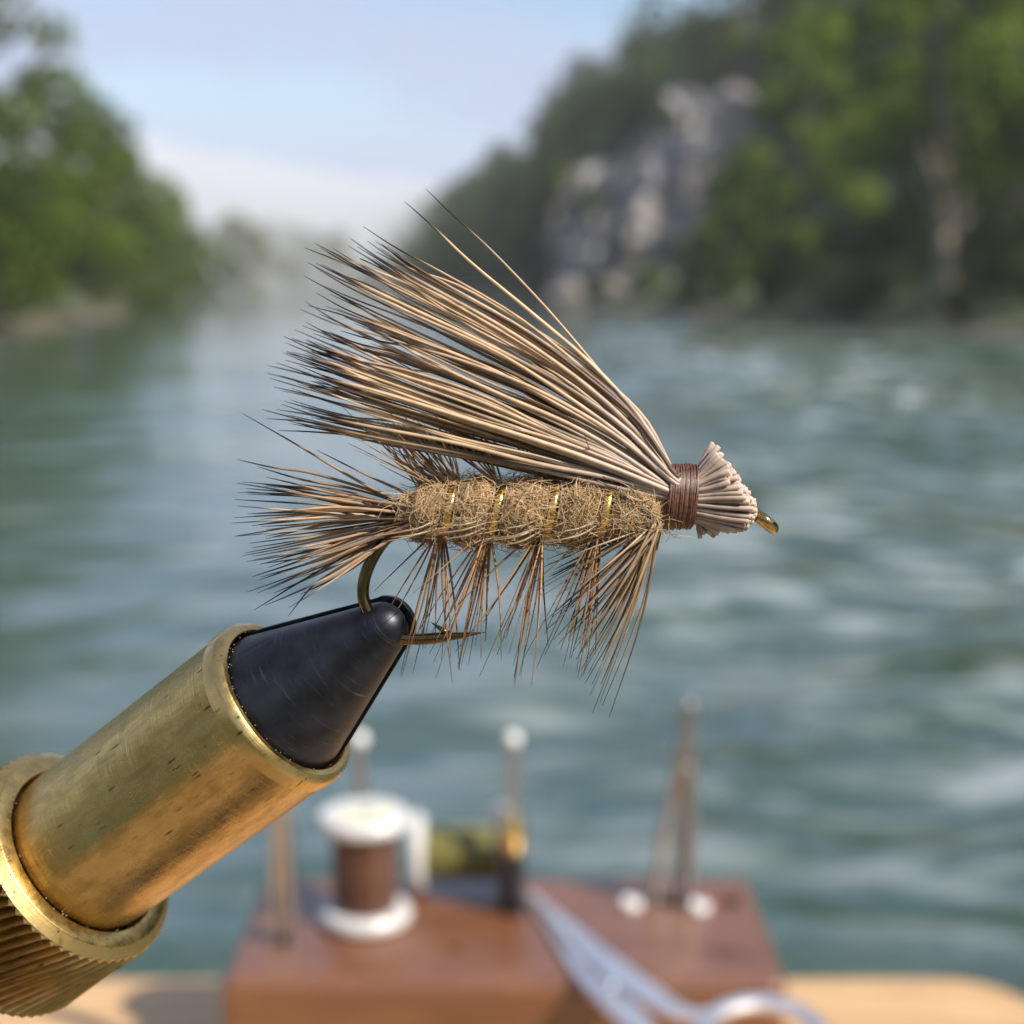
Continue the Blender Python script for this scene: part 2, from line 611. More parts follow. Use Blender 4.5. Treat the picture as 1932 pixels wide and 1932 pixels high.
GL = 'trees along the hazy bank'
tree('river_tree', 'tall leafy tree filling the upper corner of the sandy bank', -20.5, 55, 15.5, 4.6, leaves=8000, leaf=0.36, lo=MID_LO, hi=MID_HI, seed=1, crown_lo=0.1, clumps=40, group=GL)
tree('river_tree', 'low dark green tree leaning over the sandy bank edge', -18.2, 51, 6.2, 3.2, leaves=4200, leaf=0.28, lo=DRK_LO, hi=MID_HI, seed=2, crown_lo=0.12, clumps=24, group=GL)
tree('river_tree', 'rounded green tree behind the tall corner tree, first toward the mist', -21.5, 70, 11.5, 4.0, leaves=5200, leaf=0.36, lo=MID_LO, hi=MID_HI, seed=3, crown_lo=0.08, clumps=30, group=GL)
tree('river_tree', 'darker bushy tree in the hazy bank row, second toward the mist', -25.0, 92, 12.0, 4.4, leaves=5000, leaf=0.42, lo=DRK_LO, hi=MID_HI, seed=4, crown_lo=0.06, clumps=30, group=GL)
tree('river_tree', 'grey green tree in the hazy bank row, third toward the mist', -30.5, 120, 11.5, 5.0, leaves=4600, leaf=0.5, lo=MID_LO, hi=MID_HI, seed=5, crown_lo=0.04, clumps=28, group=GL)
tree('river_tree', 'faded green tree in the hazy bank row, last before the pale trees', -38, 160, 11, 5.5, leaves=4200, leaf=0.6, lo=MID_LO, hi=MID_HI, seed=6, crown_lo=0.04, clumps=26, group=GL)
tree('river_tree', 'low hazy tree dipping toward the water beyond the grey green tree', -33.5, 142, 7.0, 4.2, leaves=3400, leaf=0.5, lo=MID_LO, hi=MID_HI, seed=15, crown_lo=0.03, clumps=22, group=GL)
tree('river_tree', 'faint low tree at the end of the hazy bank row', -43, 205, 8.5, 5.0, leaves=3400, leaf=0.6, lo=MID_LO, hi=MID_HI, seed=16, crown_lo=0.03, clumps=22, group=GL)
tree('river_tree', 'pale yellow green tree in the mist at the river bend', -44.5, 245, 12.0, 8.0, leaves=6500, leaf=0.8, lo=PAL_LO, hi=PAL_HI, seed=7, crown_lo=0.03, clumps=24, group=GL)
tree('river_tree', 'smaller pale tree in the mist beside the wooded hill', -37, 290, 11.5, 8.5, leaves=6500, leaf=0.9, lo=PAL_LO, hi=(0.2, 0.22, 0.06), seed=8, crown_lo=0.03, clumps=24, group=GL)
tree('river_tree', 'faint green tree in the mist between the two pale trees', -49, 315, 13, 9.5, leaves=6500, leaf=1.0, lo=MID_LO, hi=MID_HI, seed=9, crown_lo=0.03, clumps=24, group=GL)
bush('bank_bush', 'low green bush on the tan earth at the water edge', -17.6, 46.0, 2.0, 1.6, seed=11, leaves=1200)
bush('bank_bush', 'dim bush at the foot of the hazy row of trees', -22.6, 72, 2.6, 2.2, seed=12, leaves=1200)

GR = 'trees in front of the wooded hill'
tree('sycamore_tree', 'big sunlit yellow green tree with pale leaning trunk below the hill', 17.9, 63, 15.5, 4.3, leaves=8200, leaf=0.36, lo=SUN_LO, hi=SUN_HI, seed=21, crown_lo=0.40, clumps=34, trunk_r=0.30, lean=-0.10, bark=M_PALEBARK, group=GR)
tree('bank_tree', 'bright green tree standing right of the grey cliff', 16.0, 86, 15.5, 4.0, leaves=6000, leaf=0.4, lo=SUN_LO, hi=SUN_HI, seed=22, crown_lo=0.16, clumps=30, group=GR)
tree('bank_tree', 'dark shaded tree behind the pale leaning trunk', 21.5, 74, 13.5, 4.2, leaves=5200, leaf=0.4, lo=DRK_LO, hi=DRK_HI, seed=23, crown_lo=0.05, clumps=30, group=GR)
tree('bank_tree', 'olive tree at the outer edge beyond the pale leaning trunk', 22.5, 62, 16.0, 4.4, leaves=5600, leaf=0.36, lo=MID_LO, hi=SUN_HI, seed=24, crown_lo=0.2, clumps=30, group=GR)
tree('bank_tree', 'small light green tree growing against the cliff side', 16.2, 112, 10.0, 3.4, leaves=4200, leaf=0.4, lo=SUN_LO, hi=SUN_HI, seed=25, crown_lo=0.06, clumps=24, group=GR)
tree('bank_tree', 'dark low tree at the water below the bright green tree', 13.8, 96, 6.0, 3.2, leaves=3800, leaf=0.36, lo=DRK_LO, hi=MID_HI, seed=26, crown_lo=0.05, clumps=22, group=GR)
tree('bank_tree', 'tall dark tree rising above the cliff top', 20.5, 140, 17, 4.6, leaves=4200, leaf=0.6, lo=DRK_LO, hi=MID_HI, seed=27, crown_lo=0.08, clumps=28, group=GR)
tree('bank_tree', 'dark tree at the river end of the cliff', 2.4, 150, 9.0, 3.0, leaves=3400, leaf=0.5, lo=DRK_LO, hi=DRK_HI, seed=28, crown_lo=0.03, clumps=22, group=GR)
bush('bank_bush', 'grassy bush at the root of the pale leaning trunk', 19.6, 57, 2.0, 1.9, seed=31, leaves=1400)
bush('bank_bush', 'shaded bush at the water below the cliff', 9.8, 112, 2.6, 2.2, seed=32, leaves=1200, lo=DRK_LO, hi=MID_HI)
bush('bank_bush', 'dark bush between the dark low tree and the pale trunk', 15.8, 72, 2.6, 2.2, seed=33, leaves=1200, lo=DRK_LO, hi=DRK_HI)

for k_, (x_, y_, h_, lab) in enumerate([(18.6, 78, 4.5, 'shadowed thicket behind the pale trunk foot'), (20.6, 66, 3.6, 'dark thicket beside the pale trunk foot'), (15.8, 84, 4.2, 'dark thicket under the bright green tree'),
                                  (12.2, 103, 3.8, 'low shaded thicket between the cliff boulders and the dark low tree'), (17.4, 72, 2.2, 'low dark thicket at the waterline in front of the shadowed one'), (17.6, 60, 1.3, 'flat green thicket on the shore just before the pale trunk'), (18.6, 51.5, 1.1, 'flat dark thicket on the shore at the picture edge'), (14.6, 88, 1.6, 'flat dark thicket on the shore under the dark low tree'), (6.4, 124, 1.8, 'dark shore thicket between the fallen boulders and the river')]):
    bush('thicket', lab, x_, y_, h_, h_ * .8, seed=140 + k_, leaves=1700, leaf=.32, lo=DRK_LO, hi=DRK_HI)
# the wood on the hill: one mass
cs, rs = [], []
g = random.Random(4)
k = 0
while k < 460:
    y = 85 + 560 * (g.random() ** 1.5)
    s = 2.5 + 52 * g.random() ** 1.3
    x = float(interp(RB, y)) + s
    if y < 152 and (s < 20 or x < 25): continue
    if 128 < y < 165 and x < 24: 
        if y < 150: continue
    hgt = g.uniform(7, 12)
    z = float(terrain_h(x, y))
    for q in range(4):
        a = g.uniform(0, 6.3)
        cs.append((x + 1.6 * math.cos(a), y + 1.6 * math.sin(a), z + hgt * (0.2 + 0.22 * q)))
        rs.append(g.uniform(1.6, 2.7) * (1.1 if q < 3 else .75))
    k += 1
Vl, Ql, tl = leaf_cloud(cs, rs, 95000, 0.85, (0.024, 0.044, 0.011), (0.085, 0.120, 0.022), seed=77)
wood = finish('hillside_wood', quads_mesh('hillside_wood', Vl, Ql), M_LEAF, None, False, tl)
tag(wood, 'dense dark green wood covering the hill behind the cliff', 'wood', kind='stuff')
cs, rs = [], []
for k in range(260):
    y = g.uniform(75, 720)
    x = float(interp(LB, y)) - (6 if y > 120 else 13) - 60 * g.random()
    hgt = g.uniform(8, 13); z = float(terrain_h(x, y))
    if z < 0.2: continue
    for q in range(3):
        cs.append((x + g.uniform(-1.5, 1.5), y + g.uniform(-1.5, 1.5), z + hgt * (.25 + .28 * q))); rs.append(g.uniform(2.2, 3.4))
Vl, Ql, tl = leaf_cloud(cs, rs, 36000, 1.1, MID_LO, MID_HI, seed=78)
wood2 = finish('far_wood', quads_mesh('far_wood', Vl, Ql), M_LEAF, None, False, tl)
tag(wood2, 'far wood fading into the river mist', 'wood', kind='stuff')

# cliff: broken limestone face with real depth
m_rock, t, b, o = new_mat('limestone')
v = texcoord(t)
n1 = tex_noise(t, texcoord(t, (1, 1, 0.5)), 0.6, 6, 0.62)
n2 = tex_noise(t, v, 0.28, 3, 0.5)
c = ramp(t, n1, [(0.30, (0.060, 0.061, 0.068)), (0.47, (0.215, 0.21, 0.22)), (0.70, (0.36, 0.34, 0.33))])
c = mixc(t, ramp(t, n2, [(0.48, 0.0), (0.66, 0.8)]), c, (0.36, 0.29, 0.22))
t.links.new(c, b.inputs['Base Color'])
b.inputs['Roughness'].default_value = 0.95
bump(t, n1, 0.7, 0.4, b)
CA, CB = Vector((3.0, 140.5, 0)), Vector((21.0, 131.5, 0))
cdir = (CB - CA).normalized(); cn_ = Vector((cdir.y, -cdir.x, 0))     # outward, toward the river and the viewer
NU, NV = 56, 56
V = []
for j in range(NV + 1):
    for i in range(NU + 1):
        fu, fv = i / NU, j / NV
        top = 13.6 + 6.0 * sstep(0.26, 0.56, fu) - 2.0 * sstep(.85, 1, fu) - 1.5 * (1 - sstep(0, .06, fu)) + 1.6 * noise.noise(Vector((fu * 7, 3, 1)))
        zz = -0.6 + fv * float(top)
        p = CA + (CB - CA) * fu + Vector((0, 0, zz))
        q = Vector((p.x * .33, p.y * .33, zz * .22))
        d = 1.5 * noise.fractal(q, 1.0, 2.1, 4) + 1.3 * noise.noise(Vector((fu * 9, fv * 2.0, 2))) + .8 * noise.noise(Vector((fu * 21, fv * 6, 7))) + 0.6 * noise.noise(Vector((fu * 9, fv * 22, 4)))
        back = 3.2 * fv ** 1.6 + 5.0 * max(0, fv - .93) / .07 + 2.0 * abs(fu - .5) ** 2 * 4
        V.append(p + cn_ * (1.6 + d - back))
F = []
for j in range(NV):
    for i in range(NU):
        a = j * (NU + 1) + i
        F.append((a, a + 1, a + NU + 2, a + NU + 1))
nb = len(V)
V += [p - cn_ * 12 for p in V[:]]
F += [(nb + a, nb + d, nb + c_, nb + b_) for a, b_, c_, d in F[:]]
rim = [i for i in range(NU + 1)] + [j * (NU + 1) + NU for j in range(1, NV + 1)] + [NV * (NU + 1) + i for i in range(NU - 1, -1, -1)] + [j * (NU + 1) for j in range(NV - 1, 0, -1)]
for a, c_ in zip(rim, rim[1:] + rim[:1]):
    F.append((c_, a, nb + a, nb + c_))
cliff = mesh_obj('rock_cliff', V, F, m_rock, None, False)
tag(cliff, 'broken grey limestone cliff rising from the river under the wooded hill', 'cliff')
for k, (fu, zz, sp) in enumerate([(0.22, 8.5, 1.5), (0.40, 4.8, 1.2), (0.52, 15.5, 1.6), (0.86, 8.5, 2.2), (0.95, 12.5, 2.2), (0.06, 10.5, 1.8)]):
    p = CA + (CB - CA) * fu + cn_ * (1.4 - zz * .16)
    where = ['green shrub on the upper ledge of the cliff near the river', 'small shrub low in a crack of the cliff', 'dark shrub at the cliff top', 'wide light green shrub hanging on the cliff side', 'bright shrub high beside the cliff top', 'dark shrub on the river edge of the cliff'][k]
    bush('cliff_shrub', where, p.x, p.y, sp * 1.3, sp, z=zz - .5, seed=50 + k, leaves=800, leaf=.35, lo=MID_LO, hi=SUN_HI if k in (3, 4) else MID_HI)


M_BOULDER = simple('weathered_boulder', (0.17, 0.155, 0.14), 0.95, nscale=1.2, noise_amt=.4)


def boulder(label, x, y, r, seed):
    bm = bmesh.new()
    bmesh.ops.create_icosphere(bm, subdivisions=3, radius=r)
    for vv in bm.verts:
        k = 1 + .35 * noise.noise(vv.co / r * 1.3 + Vector((seed, 0, 0))) + .12 * noise.noise(vv.co / r * 4 + Vector((0, seed, 0)))
        vv.co = Vector((vv.co.x * k * 1.25, vv.co.y * k, vv.co.z * k * .75))
    o = bm_obj('boulder', bm, M_BOULDER, None, (x, y, max(0.0, float(terrain_h(x, y))) + r * .3), False)
    tag(o, label, 'boulder', 'boulders at the foot of the cliff')


boulder('pale fallen boulder at the foot of the cliff near the river end', 4.9, 131.5, 1.7, 1)
boulder('largest pale boulder under the middle of the cliff', 10.6, 125.5, 2.1, 2)
boulder('low flat boulder at the water below the cliff shrubs', 8.0, 124.5, 1.0, 3)

# ------------------------------------------------------------------ haze over the valley
m_haze = bpy.data.materials.new('haze')
m_haze.use_nodes = True
t = m_haze.node_tree
t.nodes.clear()
ho = t.nodes.new('ShaderNodeOutputMaterial')
pv = t.nodes.new('ShaderNodeVolumePrincipled')
pv.inputs['Color'].default_value = (0.90, 0.93, 1.0, 1)
pv.inputs['Density'].default_value = 0.00036
pv.inputs['Anisotropy'].default_value = 0.0
t.links.new(pv.outputs[0], ho.inputs['Volume'])
bm = bmesh.new(); bmesh.ops.create_cube(bm, size=1)
bmesh.ops.scale(bm, vec=(600, 1000, 76), verts=bm.verts)
haze = bm_obj('haze', bm, m_haze, None, (-30, 410, 36), False)
tag(haze, kind='stuff')
# bank of river mist lying over the far bend
bm = bmesh.new()
bmesh.ops.create_icosphere(bm, subdivisions=4, radius=1)
for vv in bm.verts:
    k_ = 1 + .22 * noise.fractal(vv.co * 1.6 + Vector((5, 2, 0)), 1, 2, 3)
    vv.co = Vector((vv.co.x * 85 * k_, vv.co.y * 230 * k_, max(-.5, vv.co.z * k_ * 42)))
m_mist = m_haze.copy(); m_mist.name = 'river_mist'
m_mist.node_tree.nodes['Principled Volume'].inputs['Density'].default_value = 0.013
m_mist.node_tree.nodes['Principled Volume'].inputs['Color'].default_value = (0.88, 0.90, 0.94, 1)
mist = bm_obj('mist_bank', bm, m_mist, None, (-88, 440, 0.4), False)
tag(mist, 'white bank of mist lying over the far river bend', 'mist', kind='stuff')

# ------------------------------------------------------------------ materials near the camera
M_WING = hair_mat('wing_hair', 0.24, 0.42, 0.4)
M_FIBRE = hair_mat('hackle_fibre', 0.45, 0.30, 0.6)
M_DUB = hair_mat('dubbing', 0.30, 0.55, 0.3)

m_hook, t, b, o = new_mat('bronzed_steel')
n = tex_noise(t, texcoord(t), 700, 3)
t.links.new(ramp(t, n, [(0.3, (0.095, 0.066, 0.032)), (0.7, (0.18, 0.125, 0.056))]), b.inputs['Base Color'])
b.inputs['Metallic'].default_value = 1.0; b.inputs['Roughness'].default_value = 0.17

m_eye = simple('golden_bronze', (0.42, 0.29, 0.11), 0.14, 1.0, nscale=900)
m_gold, t, b, o = new_mat('gold_wire')
n = tex_noise(t, texcoord(t), 2500, 2)
t.links.new(ramp(t, n, [(0.3, (0.75, 0.45, 0.09)), (0.7, (0.95, 0.66, 0.20))]), b.inputs['Base Color'])
b.inputs['Metallic'].default_value = 1.0; b.inputs['Roughness'].default_value = 0.22
bump(t, n, 0.35, 0.0001, b)

m_thread, t, b, o = new_mat('brown_thread')
n = tex_noise(t, texcoord(t), 3000, 3)
t.links.new(ramp(t, n, [(0.3, (0.055, 0.020, 0.010)), (0.7, (0.16, 0.068, 0.038))]), b.inputs['Base Color'])
b.inputs['Roughness'].default_value = 0.5

m_dubcore, t, b, o = new_mat('dubbing_core')
n = tex_noise(t, texcoord(t), 1800, 5, 0.65)
t.links.new(ramp(t, n, [(0.3, (0.22, 0.13, 0.05)), (0.7, (0.44, 0.285, 0.135))]), b.inputs['Base Color'])
b.inputs['Roughness'].default_value = 0.9
bump(t, n, 1.0, 0.0004, b)


def brass(name, dark=0.35, rough=0.30, scratch=0.25, tarnish=(0.19, 0.125, 0.042)):
    """old brass; local Z is the turning axis"""
    m, t, b, o = new_mat(name)
    v = texcoord(t, (1000, 1000, 1000))
    n1 = tex_noise(t, v, 0.22, 5, 0.6, 0.4)
    n2 = tex_noise(t, texcoord(t, (900, 900, 260)), 1.0, 5, 0.65)
    c = ramp(t, n1, [(0.3, (0.50, 0.335, 0.120)), (0.7, (0.67, 0.465, 0.185))])
    c = mixc(t, ramp(t, n2, [(0.45, 0.0), (0.75, dark)]), c, tarnish)
    # short dark pits lying along the axis
    vo = t.nodes.new('ShaderNodeTexVoronoi'); vo.inputs['Scale'].default_value = 1.0
    t.links.new(texcoord(t, (1900, 1900, 360)), vo.inputs['Vector'])
    vo.inputs['Randomness'].default_value = 1.0
    pit = mixc(t, 1.0, ramp(t, vo.outputs['Distance'], [(0.10, 1.0), (0.24, 0.0)]), ramp(t, tex_noise(t, v, 0.35, 2), [(0.52, 0.0), (0.62, 0.9)]), 'MULTIPLY')
    c = mixc(t, pit, c, (0.07, 0.05, 0.025))
    n3 = tex_noise(t, texcoord(t, (60, 60, 5200)), 1.0, 3, 0.7)      # turning marks run round the axis
    n4 = tex_noise(t, texcoord(t, (2400, 160, 900), rot=(0.5, 0.3, 0.2)), 1.0, 2)
    c = mixc(t, ramp(t, n3, [(0.66, 0.0), (0.74, 0.55)]), c, (0.72, 0.60, 0.38))
    t.links.new(c, b.inputs['Base Color'])
    b.inputs['Metallic'].default_value = 1.0
    t.links.new(ramp(t, n2, [(0.3, rough - .07), (0.75, rough + .16)]), b.inputs['Roughness'])
    nn = bump(t, n3, scratch, 0.00006, None)
    nn = bump(t, n4, scratch, 0.00005, None, nn)
    bump(t, n2, 0.25, 0.00010, b, nn)
    return m


M_BRASS = brass('aged_brass', 0.62, 0.25, 0.45)
M_BRASS_LT = brass('turned_brass', 0.15, 0.26, 0.35)
M_BRASS_DK = brass('knurled_brass', 0.55, 0.34, 0.2, (0.16, 0.10, 0.04))

m_jaw, t, b, o = new_mat('black_oxide_steel')
n = tex_noise(t, texcoord(t, (260, 260, 4200)), 1.0, 4, 0.65)
n2 = tex_noise(t, texcoord(t), 420, 4)
c = ramp(t, n2, [(0.3, (0.017, 0.018, 0.022)), (0.7, (0.036, 0.038, 0.048))])
c = mixc(t, ramp(t, n, [(0.60, 0.0), (0.80, 0.4)]), c, (0.22, 0.22, 0.25))
t.links.new(c, b.inputs['Base Color'])
b.inputs['Metallic'].default_value = 0.75
t.links.new(ramp(t, n2, [(0.3, 0.30), (0.7, 0.44)]), b.inputs['Roughness'])
bump(t, n, 0.25, 0.00006, b)

M_BLACK = simple('black_enamel', (0.012, 0.012, 0.014), 0.35, nscale=300)
M_STEEL = simple('polished_steel', (0.62, 0.62, 0.64), 0.22, 1.0, nscale=90)
M_GREYSTEEL = simple('grey_steel', (0.42, 0.40, 0.39), 0.35, 1.0, nscale=90)
M_SCISSOR = simple('satin_steel', (0.86, 0.85, 0.86), 0.42, 1.0, nscale=60)
M_WHITE = simple('white_plastic', (0.55, 0.54, 0.53), 0.35, nscale=120, noise_amt=0.04)
M_PEARL = simple('pearl_head', (0.72, 0.71, 0.69), 0.18, nscale=120, noise_amt=0.05)
M_REDWRAP = simple('red_wrap', (0.22, 0.05, 0.04), 0.5)
M_BLUSHBRASS = simple('polished_brass', (0.80, 0.55, 0.20), 0.25, 1.0)
M_PAPER = simple('paper_sticker', (0.62, 0.66, 0.36), 0.7, nscale=900, noise_amt=0.2)
M_TABLE = wood_mat('pine_table', (0.42, 0.25, 0.115), (0.62, 0.41, 0.21), (5, 55, 55), 0.42)
M_BLOCK = wood_mat('mahogany', (0.108, 0.039, 0.014), (0.205, 0.080, 0.031), (14, 120, 120), 0.40, 0.55, spec=0.6)
M_DECK = wood_mat('deck_wood', (0.20, 0.15, 0.10), (0.36, 0.28, 0.20), (30, 3, 30), 0.7)


def spool_thread(name, lo, hi):
    m, t, b, o = new_mat(name)
    n = tex_noise(t, texcoord(t, (40, 40, 2600)), 1.0, 3)
    t.links.new(ramp(t, n, [(0.3, lo), (0.7, hi)]), b.inputs['Base Color'])
    b.inputs['Roughness'].default_value = 0.35; b.inputs['Sheen Weight'].default_value = 0.2
    bump(t, n, 0.6, 0.0002, b)
    return m


M_BROWNSPOOL = spool_thread('brown_spool_thread', (0.050, 0.018, 0.008), (0.11, 0.042, 0.020))
M_OLIVESPOOL = spool_thread('olive_spool_thread', (0.105, 0.098, 0.020), (0.150, 0.138, 0.032))

# ------------------------------------------------------------------ dock, table
Z_TOP = CAM_Z - 0.23             # top of the wooden block
Z_TAB = CAM_Z - 0.29             # table surface
dock = empty('dock', (0, 0, 0.75)); tag(dock, kind='structure')
bm = rounded_box(2.6, 0.136, 0.035, 0.004, 1)
me = bpy.data.meshes.new('plank'); bm.to_mesh(me); bm.free(); me.materials.append(M_DECK)
for k in range(16):
    o = bpy.data.objects.new('plank', me); col.objects.link(o); o.parent = dock
    o.location = (0, 0.52 - 0.142 * k, -0.02)
for sx in (-1.1, 1.1):
    for yy in (0.4, -1.5):
        pl = mesh_obj('pile', *tube([(sx, yy, -2.2), (sx, yy, -0.04)], 0.08, 12), M_DECK, dock)

yb = G(966, 1843, Z_TAB).y       # far edge of the table
xr = G(1925, 1843, Z_TAB).x
table = empty('tying_table', (0, 0, 0.75))
tag(table, 'light tan wooden table with a rounded corner above the river', 'table')


def slab(x0, x1, y0, y1, z0, z1, rad, mat, name, parent, bev=0.003):
    bm = bmesh.new()
    vs = []
    for cx_, cy_, a0 in ((x1 - rad, y1 - rad, 0), (x0 + rad, y1 - rad, 90), (x0 + rad, y0 + rad, 180), (x1 - rad, y0 + rad, 270)):
        for k in range(9):
            a = R(a0 + 90 * k / 8)
            vs.append(bm.verts.new((cx_ + rad * math.cos(a), cy_ + rad * math.sin(a), z0)))
    f = bm.faces.new(vs)
    ex = bmesh.ops.extrude_face_region(bm, geom=[f])
    bmesh.ops.translate(bm, vec=(0, 0, z1 - z0), verts=[e for e in ex['geom'] if isinstance(e, bmesh.types.BMVert)])
    bmesh.ops.recalc_face_normals(bm, faces=bm.faces)
    ed = [e for e in bm.edges if len(e.link_faces) == 2 and e.calc_face_angle() > 1.0]
    bmesh.ops.bevel(bm, geom=ed, offset=bev, segments=3, profile=0.5, affect='EDGES')
    return bm_obj(name, bm, mat, parent, (0, 0, 0), False)


slab(-0.62, xr, 0.12, yb, Z_TAB - 0.024 - 0.75, Z_TAB - 0.75, 0.034, M_TABLE, 'tabletop', table)
for lx in (-0.56, xr - 0.06):
    for ly in (0.18, yb - 0.06):
        bm = rounded_box(0.045, 0.045, Z_TAB - 0.024 - 0.75, 0.004, 1)
        bm_obj('leg', bm, M_TABLE, table, (lx, ly, (Z_TAB - 0.024 - 0.75) / 2), False)

# ------------------------------------------------------------------ wooden block with holes
fl, fr = G(412, 1850, Z_TOP), G(1490, 1850, Z_TOP)
by0, by1 = fl.y, G(966, 1652, Z_TOP).y
bx0, bx1 = fl.x, fr.x
block = empty('tool_block', ((bx0 + bx1) / 2, (by0 + by1) / 2, Z_TAB))
tag(block, 'reddish brown wooden tool block with rounded edges on the tan table', 'tool block')
bh = Z_TOP - Z_TAB
bm = rounded_box(bx1 - bx0, by1 - by0, bh - 0.0006, 0.005, 4)
bo = bm_obj('wooden_body', bm, M_BLOCK, block, (0, 0, bh / 2 + 0.0003), False)
BC = block.location.copy()


def on_block(u, v):
    p = G(u, v, Z_TOP)
    return Vector((p.x, p.y, Z_TOP))


holes = [(855, 1790, .0026), (1374, 1700, .0048), (1190, 1710, .0030), (1318, 1716, .0030), (535, 1776, .0042), (1262, 1704, .0050), (968, 1722, .0042), (690, 1540, .002)]
cut = bmesh.new()
for u, v, r in holes[:7]:
    p = on_block(u, v) - BC
    mtx = Matrix.Translation((p.x, p.y, bh - 0.010))
    bmesh.ops.create_cone(cut, cap_ends=True, segments=24, radius1=r, radius2=r, depth=0.04, matrix=mtx)
cme = bpy.data.meshes.new('cutter'); cut.to_mesh(cme); cut.free()
cob = bpy.data.objects.new('cutter', cme); col.objects.link(cob); cob.parent = block
md = bo.modifiers.new('holes', 'BOOLEAN'); md.operation = 'DIFFERENCE'; md.solver = 'EXACT'; md.object = cob
bpy.context.view_layer.update()
dg = bpy.context.evaluated_depsgraph_get()
nme = bpy.data.meshes.new_from_object(bo.evaluated_get(dg))
bo.modifiers.clear(); bo.data = nme
bpy.data.objects.remove(cob)
# two bright metal sleeves, one dark one
for (u, v, r), mt in ((holes[2], M_PEARL), (holes[3], M_PEARL)):
    p = on_block(u, v) - BC
    V_, F_ = lathe([(r * .62, -.006), (r * .62, .0022), (r * .8, .0030), (r * 1.15, .0026), (r * 1.35, .0012), (r * 1.35, .0003), (r * .98, .0002), (r * .98, -.006)], 28)
    e = mesh_obj('hole_sleeve', V_, F_, mt, block)
    e.location = (p.x, p.y, bh)
# burnt mark, not legible in the photograph: a small peak over a broken line
mk = []
mc = on_block(1372, 1802) - BC


def stroke(pts, w=.0005):
    return tube([(mc.x + a, mc.y + c_, bh + .0001) for a, c_ in pts], w, 6, flat=(Vector((0, 0, 1)), .25))


for pts in ([(-.0065, .001), (-.003, .006), (0, .0025), (.002, .0045), (.005, .001)], [(-.004, .001), (-.003, .0035), (-.0015, .0012)], [(.0, .0008), (.002, .003), (.0032, .001)]):
    mk.append(stroke(pts))
for k in range(9):
    x_ = -.010 + k * .0025
    mk.append(stroke([(x_, -.001), (x_ + .0009, -.0025), (x_ + .0016, -.0012)], .00035))
M_BURN = simple('burnt_mark', (0.035, 0.018, 0.010), 0.8)
mesh_obj('burnt_mark', *join(*mk), M_BURN, block)

# ------------------------------------------------------------------ spools
def spool(name, label, r, h, core, tmat, up=True):
    s = empty(name); tag(s, label, 'thread spool', 'thread spools on the block')
    ft = h * .13
    prof = [(.003, 0), (r * .93, 0), (r, ft * .3), (r, ft * .7), (r * .93, ft), (core * .6, ft * 1.05), (.003, ft * 1.05)]
    for zoff, flip in ((0, 1), (h, -1)):
        V_, F_ = lathe([(a, zoff + flip * c_) for a, c_ in prof], 48)
        mesh_obj('flange', V_, F_, M_WHITE, s)
    n = 40
    pr = [(core * (.97 + .03 * math.sin(math.pi * i / n)) * (1 + .012 * (i % 2)), ft * 1.05 + (h - 2.1 * ft) * i / n) for i in range(n + 1)]
    mesh_obj('thread_winding', *lathe(pr, 48), tmat, s)
    mesh_obj('hub', *lathe([(.0032, .0004), (core * .6, .0004), (core * .6, h - .0004), (.0032, h - .0004), (.0032, .0004)], 32), M_WHITE, s)
    return s


def size_at(px, p):
    depth = (p - Vector((0, 0, CAM_Z))).dot(-CZ)
    return px * depth / FPX


p1 = on_block(690, 1738)
s1 = spool('thread_spool', 'upright white spool of dark brown thread with a steel pin behind', size_at(86, p1), size_at(212, p1), size_at(62, p1), M_BROWNSPOOL)
s1.location = p1 + Vector((0, 0, .0004))
hh = size_at(212, p1)
st = mesh_obj('sticker', *lathe([(0.0045, 0), (.0095, 0), (.0095, .0002), (.0045, .0002), (.0045, 0)], 24, R(200), R(395)), M_PAPER, s1, False)
st.location = (0, 0, hh + .0003)
p2 = G(800, 1655, Z_TOP)
p2.y = min(p2.y, by1 - 0.012)
s2 = spool('thread_spool', 'white spool of olive thread lying on its side', size_at(76, p2), size_at(196, p2), size_at(50, p2), M_OLIVESPOOL)
s2.rotation_euler = (0, R(90), R(0))
s2.location = Vector((size_at(778 - 966, p2), p2.y - .004, Z_TOP + size_at(76, p2) + .0003))


# ------------------------------------------------------------------ upright tools
def standing(u, v_base, name, label, cat):
    p = on_block(u, v_base)
    o = empty(name, p); tag(o, label, cat)
    return o, p


# height on a vertical line above p where the picture row v is met
def rise(p, v):
    best = 0
    for k in range(1, 2400):
        z = k * 0.0001
        q = p + Vector((0, 0, z)) - Vector((0, 0, CAM_Z))
        d = q.dot(-CZ)
        vv = W0 / 2 - q.dot(CY) / d * FPX
        if vv <= v: return z
    return 0.24


o, p = standing(968, 1722, 'bodkin', 'upright bodkin with black handle, brass collar and ball-ended steel shaft', 'bodkin')
z1, z2, z3, z4 = rise(p, 1612), rise(p, 1540), rise(p, 1412), rise(p, 1396)
q = size_at(1, p)
mesh_obj('handle', *lathe([(0, -.006), (20 * q, -.006), (21 * q, 0), (23 * q, z1 * .3), (23 * q, z1 * .75), (20 * q, z1), (0, z1)], 28), M_BLACK, o)
zm = (z1 + z2) / 2
mesh_obj('collar', *lathe([(0, z1 + .0001), (15 * q, z1 + .0001), (20 * q, z1 + .0025), (25 * q, zm), (23 * q, zm + .003), (14 * q, z2), (0, z2)], 28), M_BLUSHBRASS, o)
mesh_obj('shaft', *lathe([(0, z2 + .0001), (10 * q, z2 + .0001), (9.5 * q, z3), (0, z3)], 16), M_GREYSTEEL, o)
mesh_obj('ball_end', *sphere((0, 0, z4), 15 * q), M_PEARL, o)

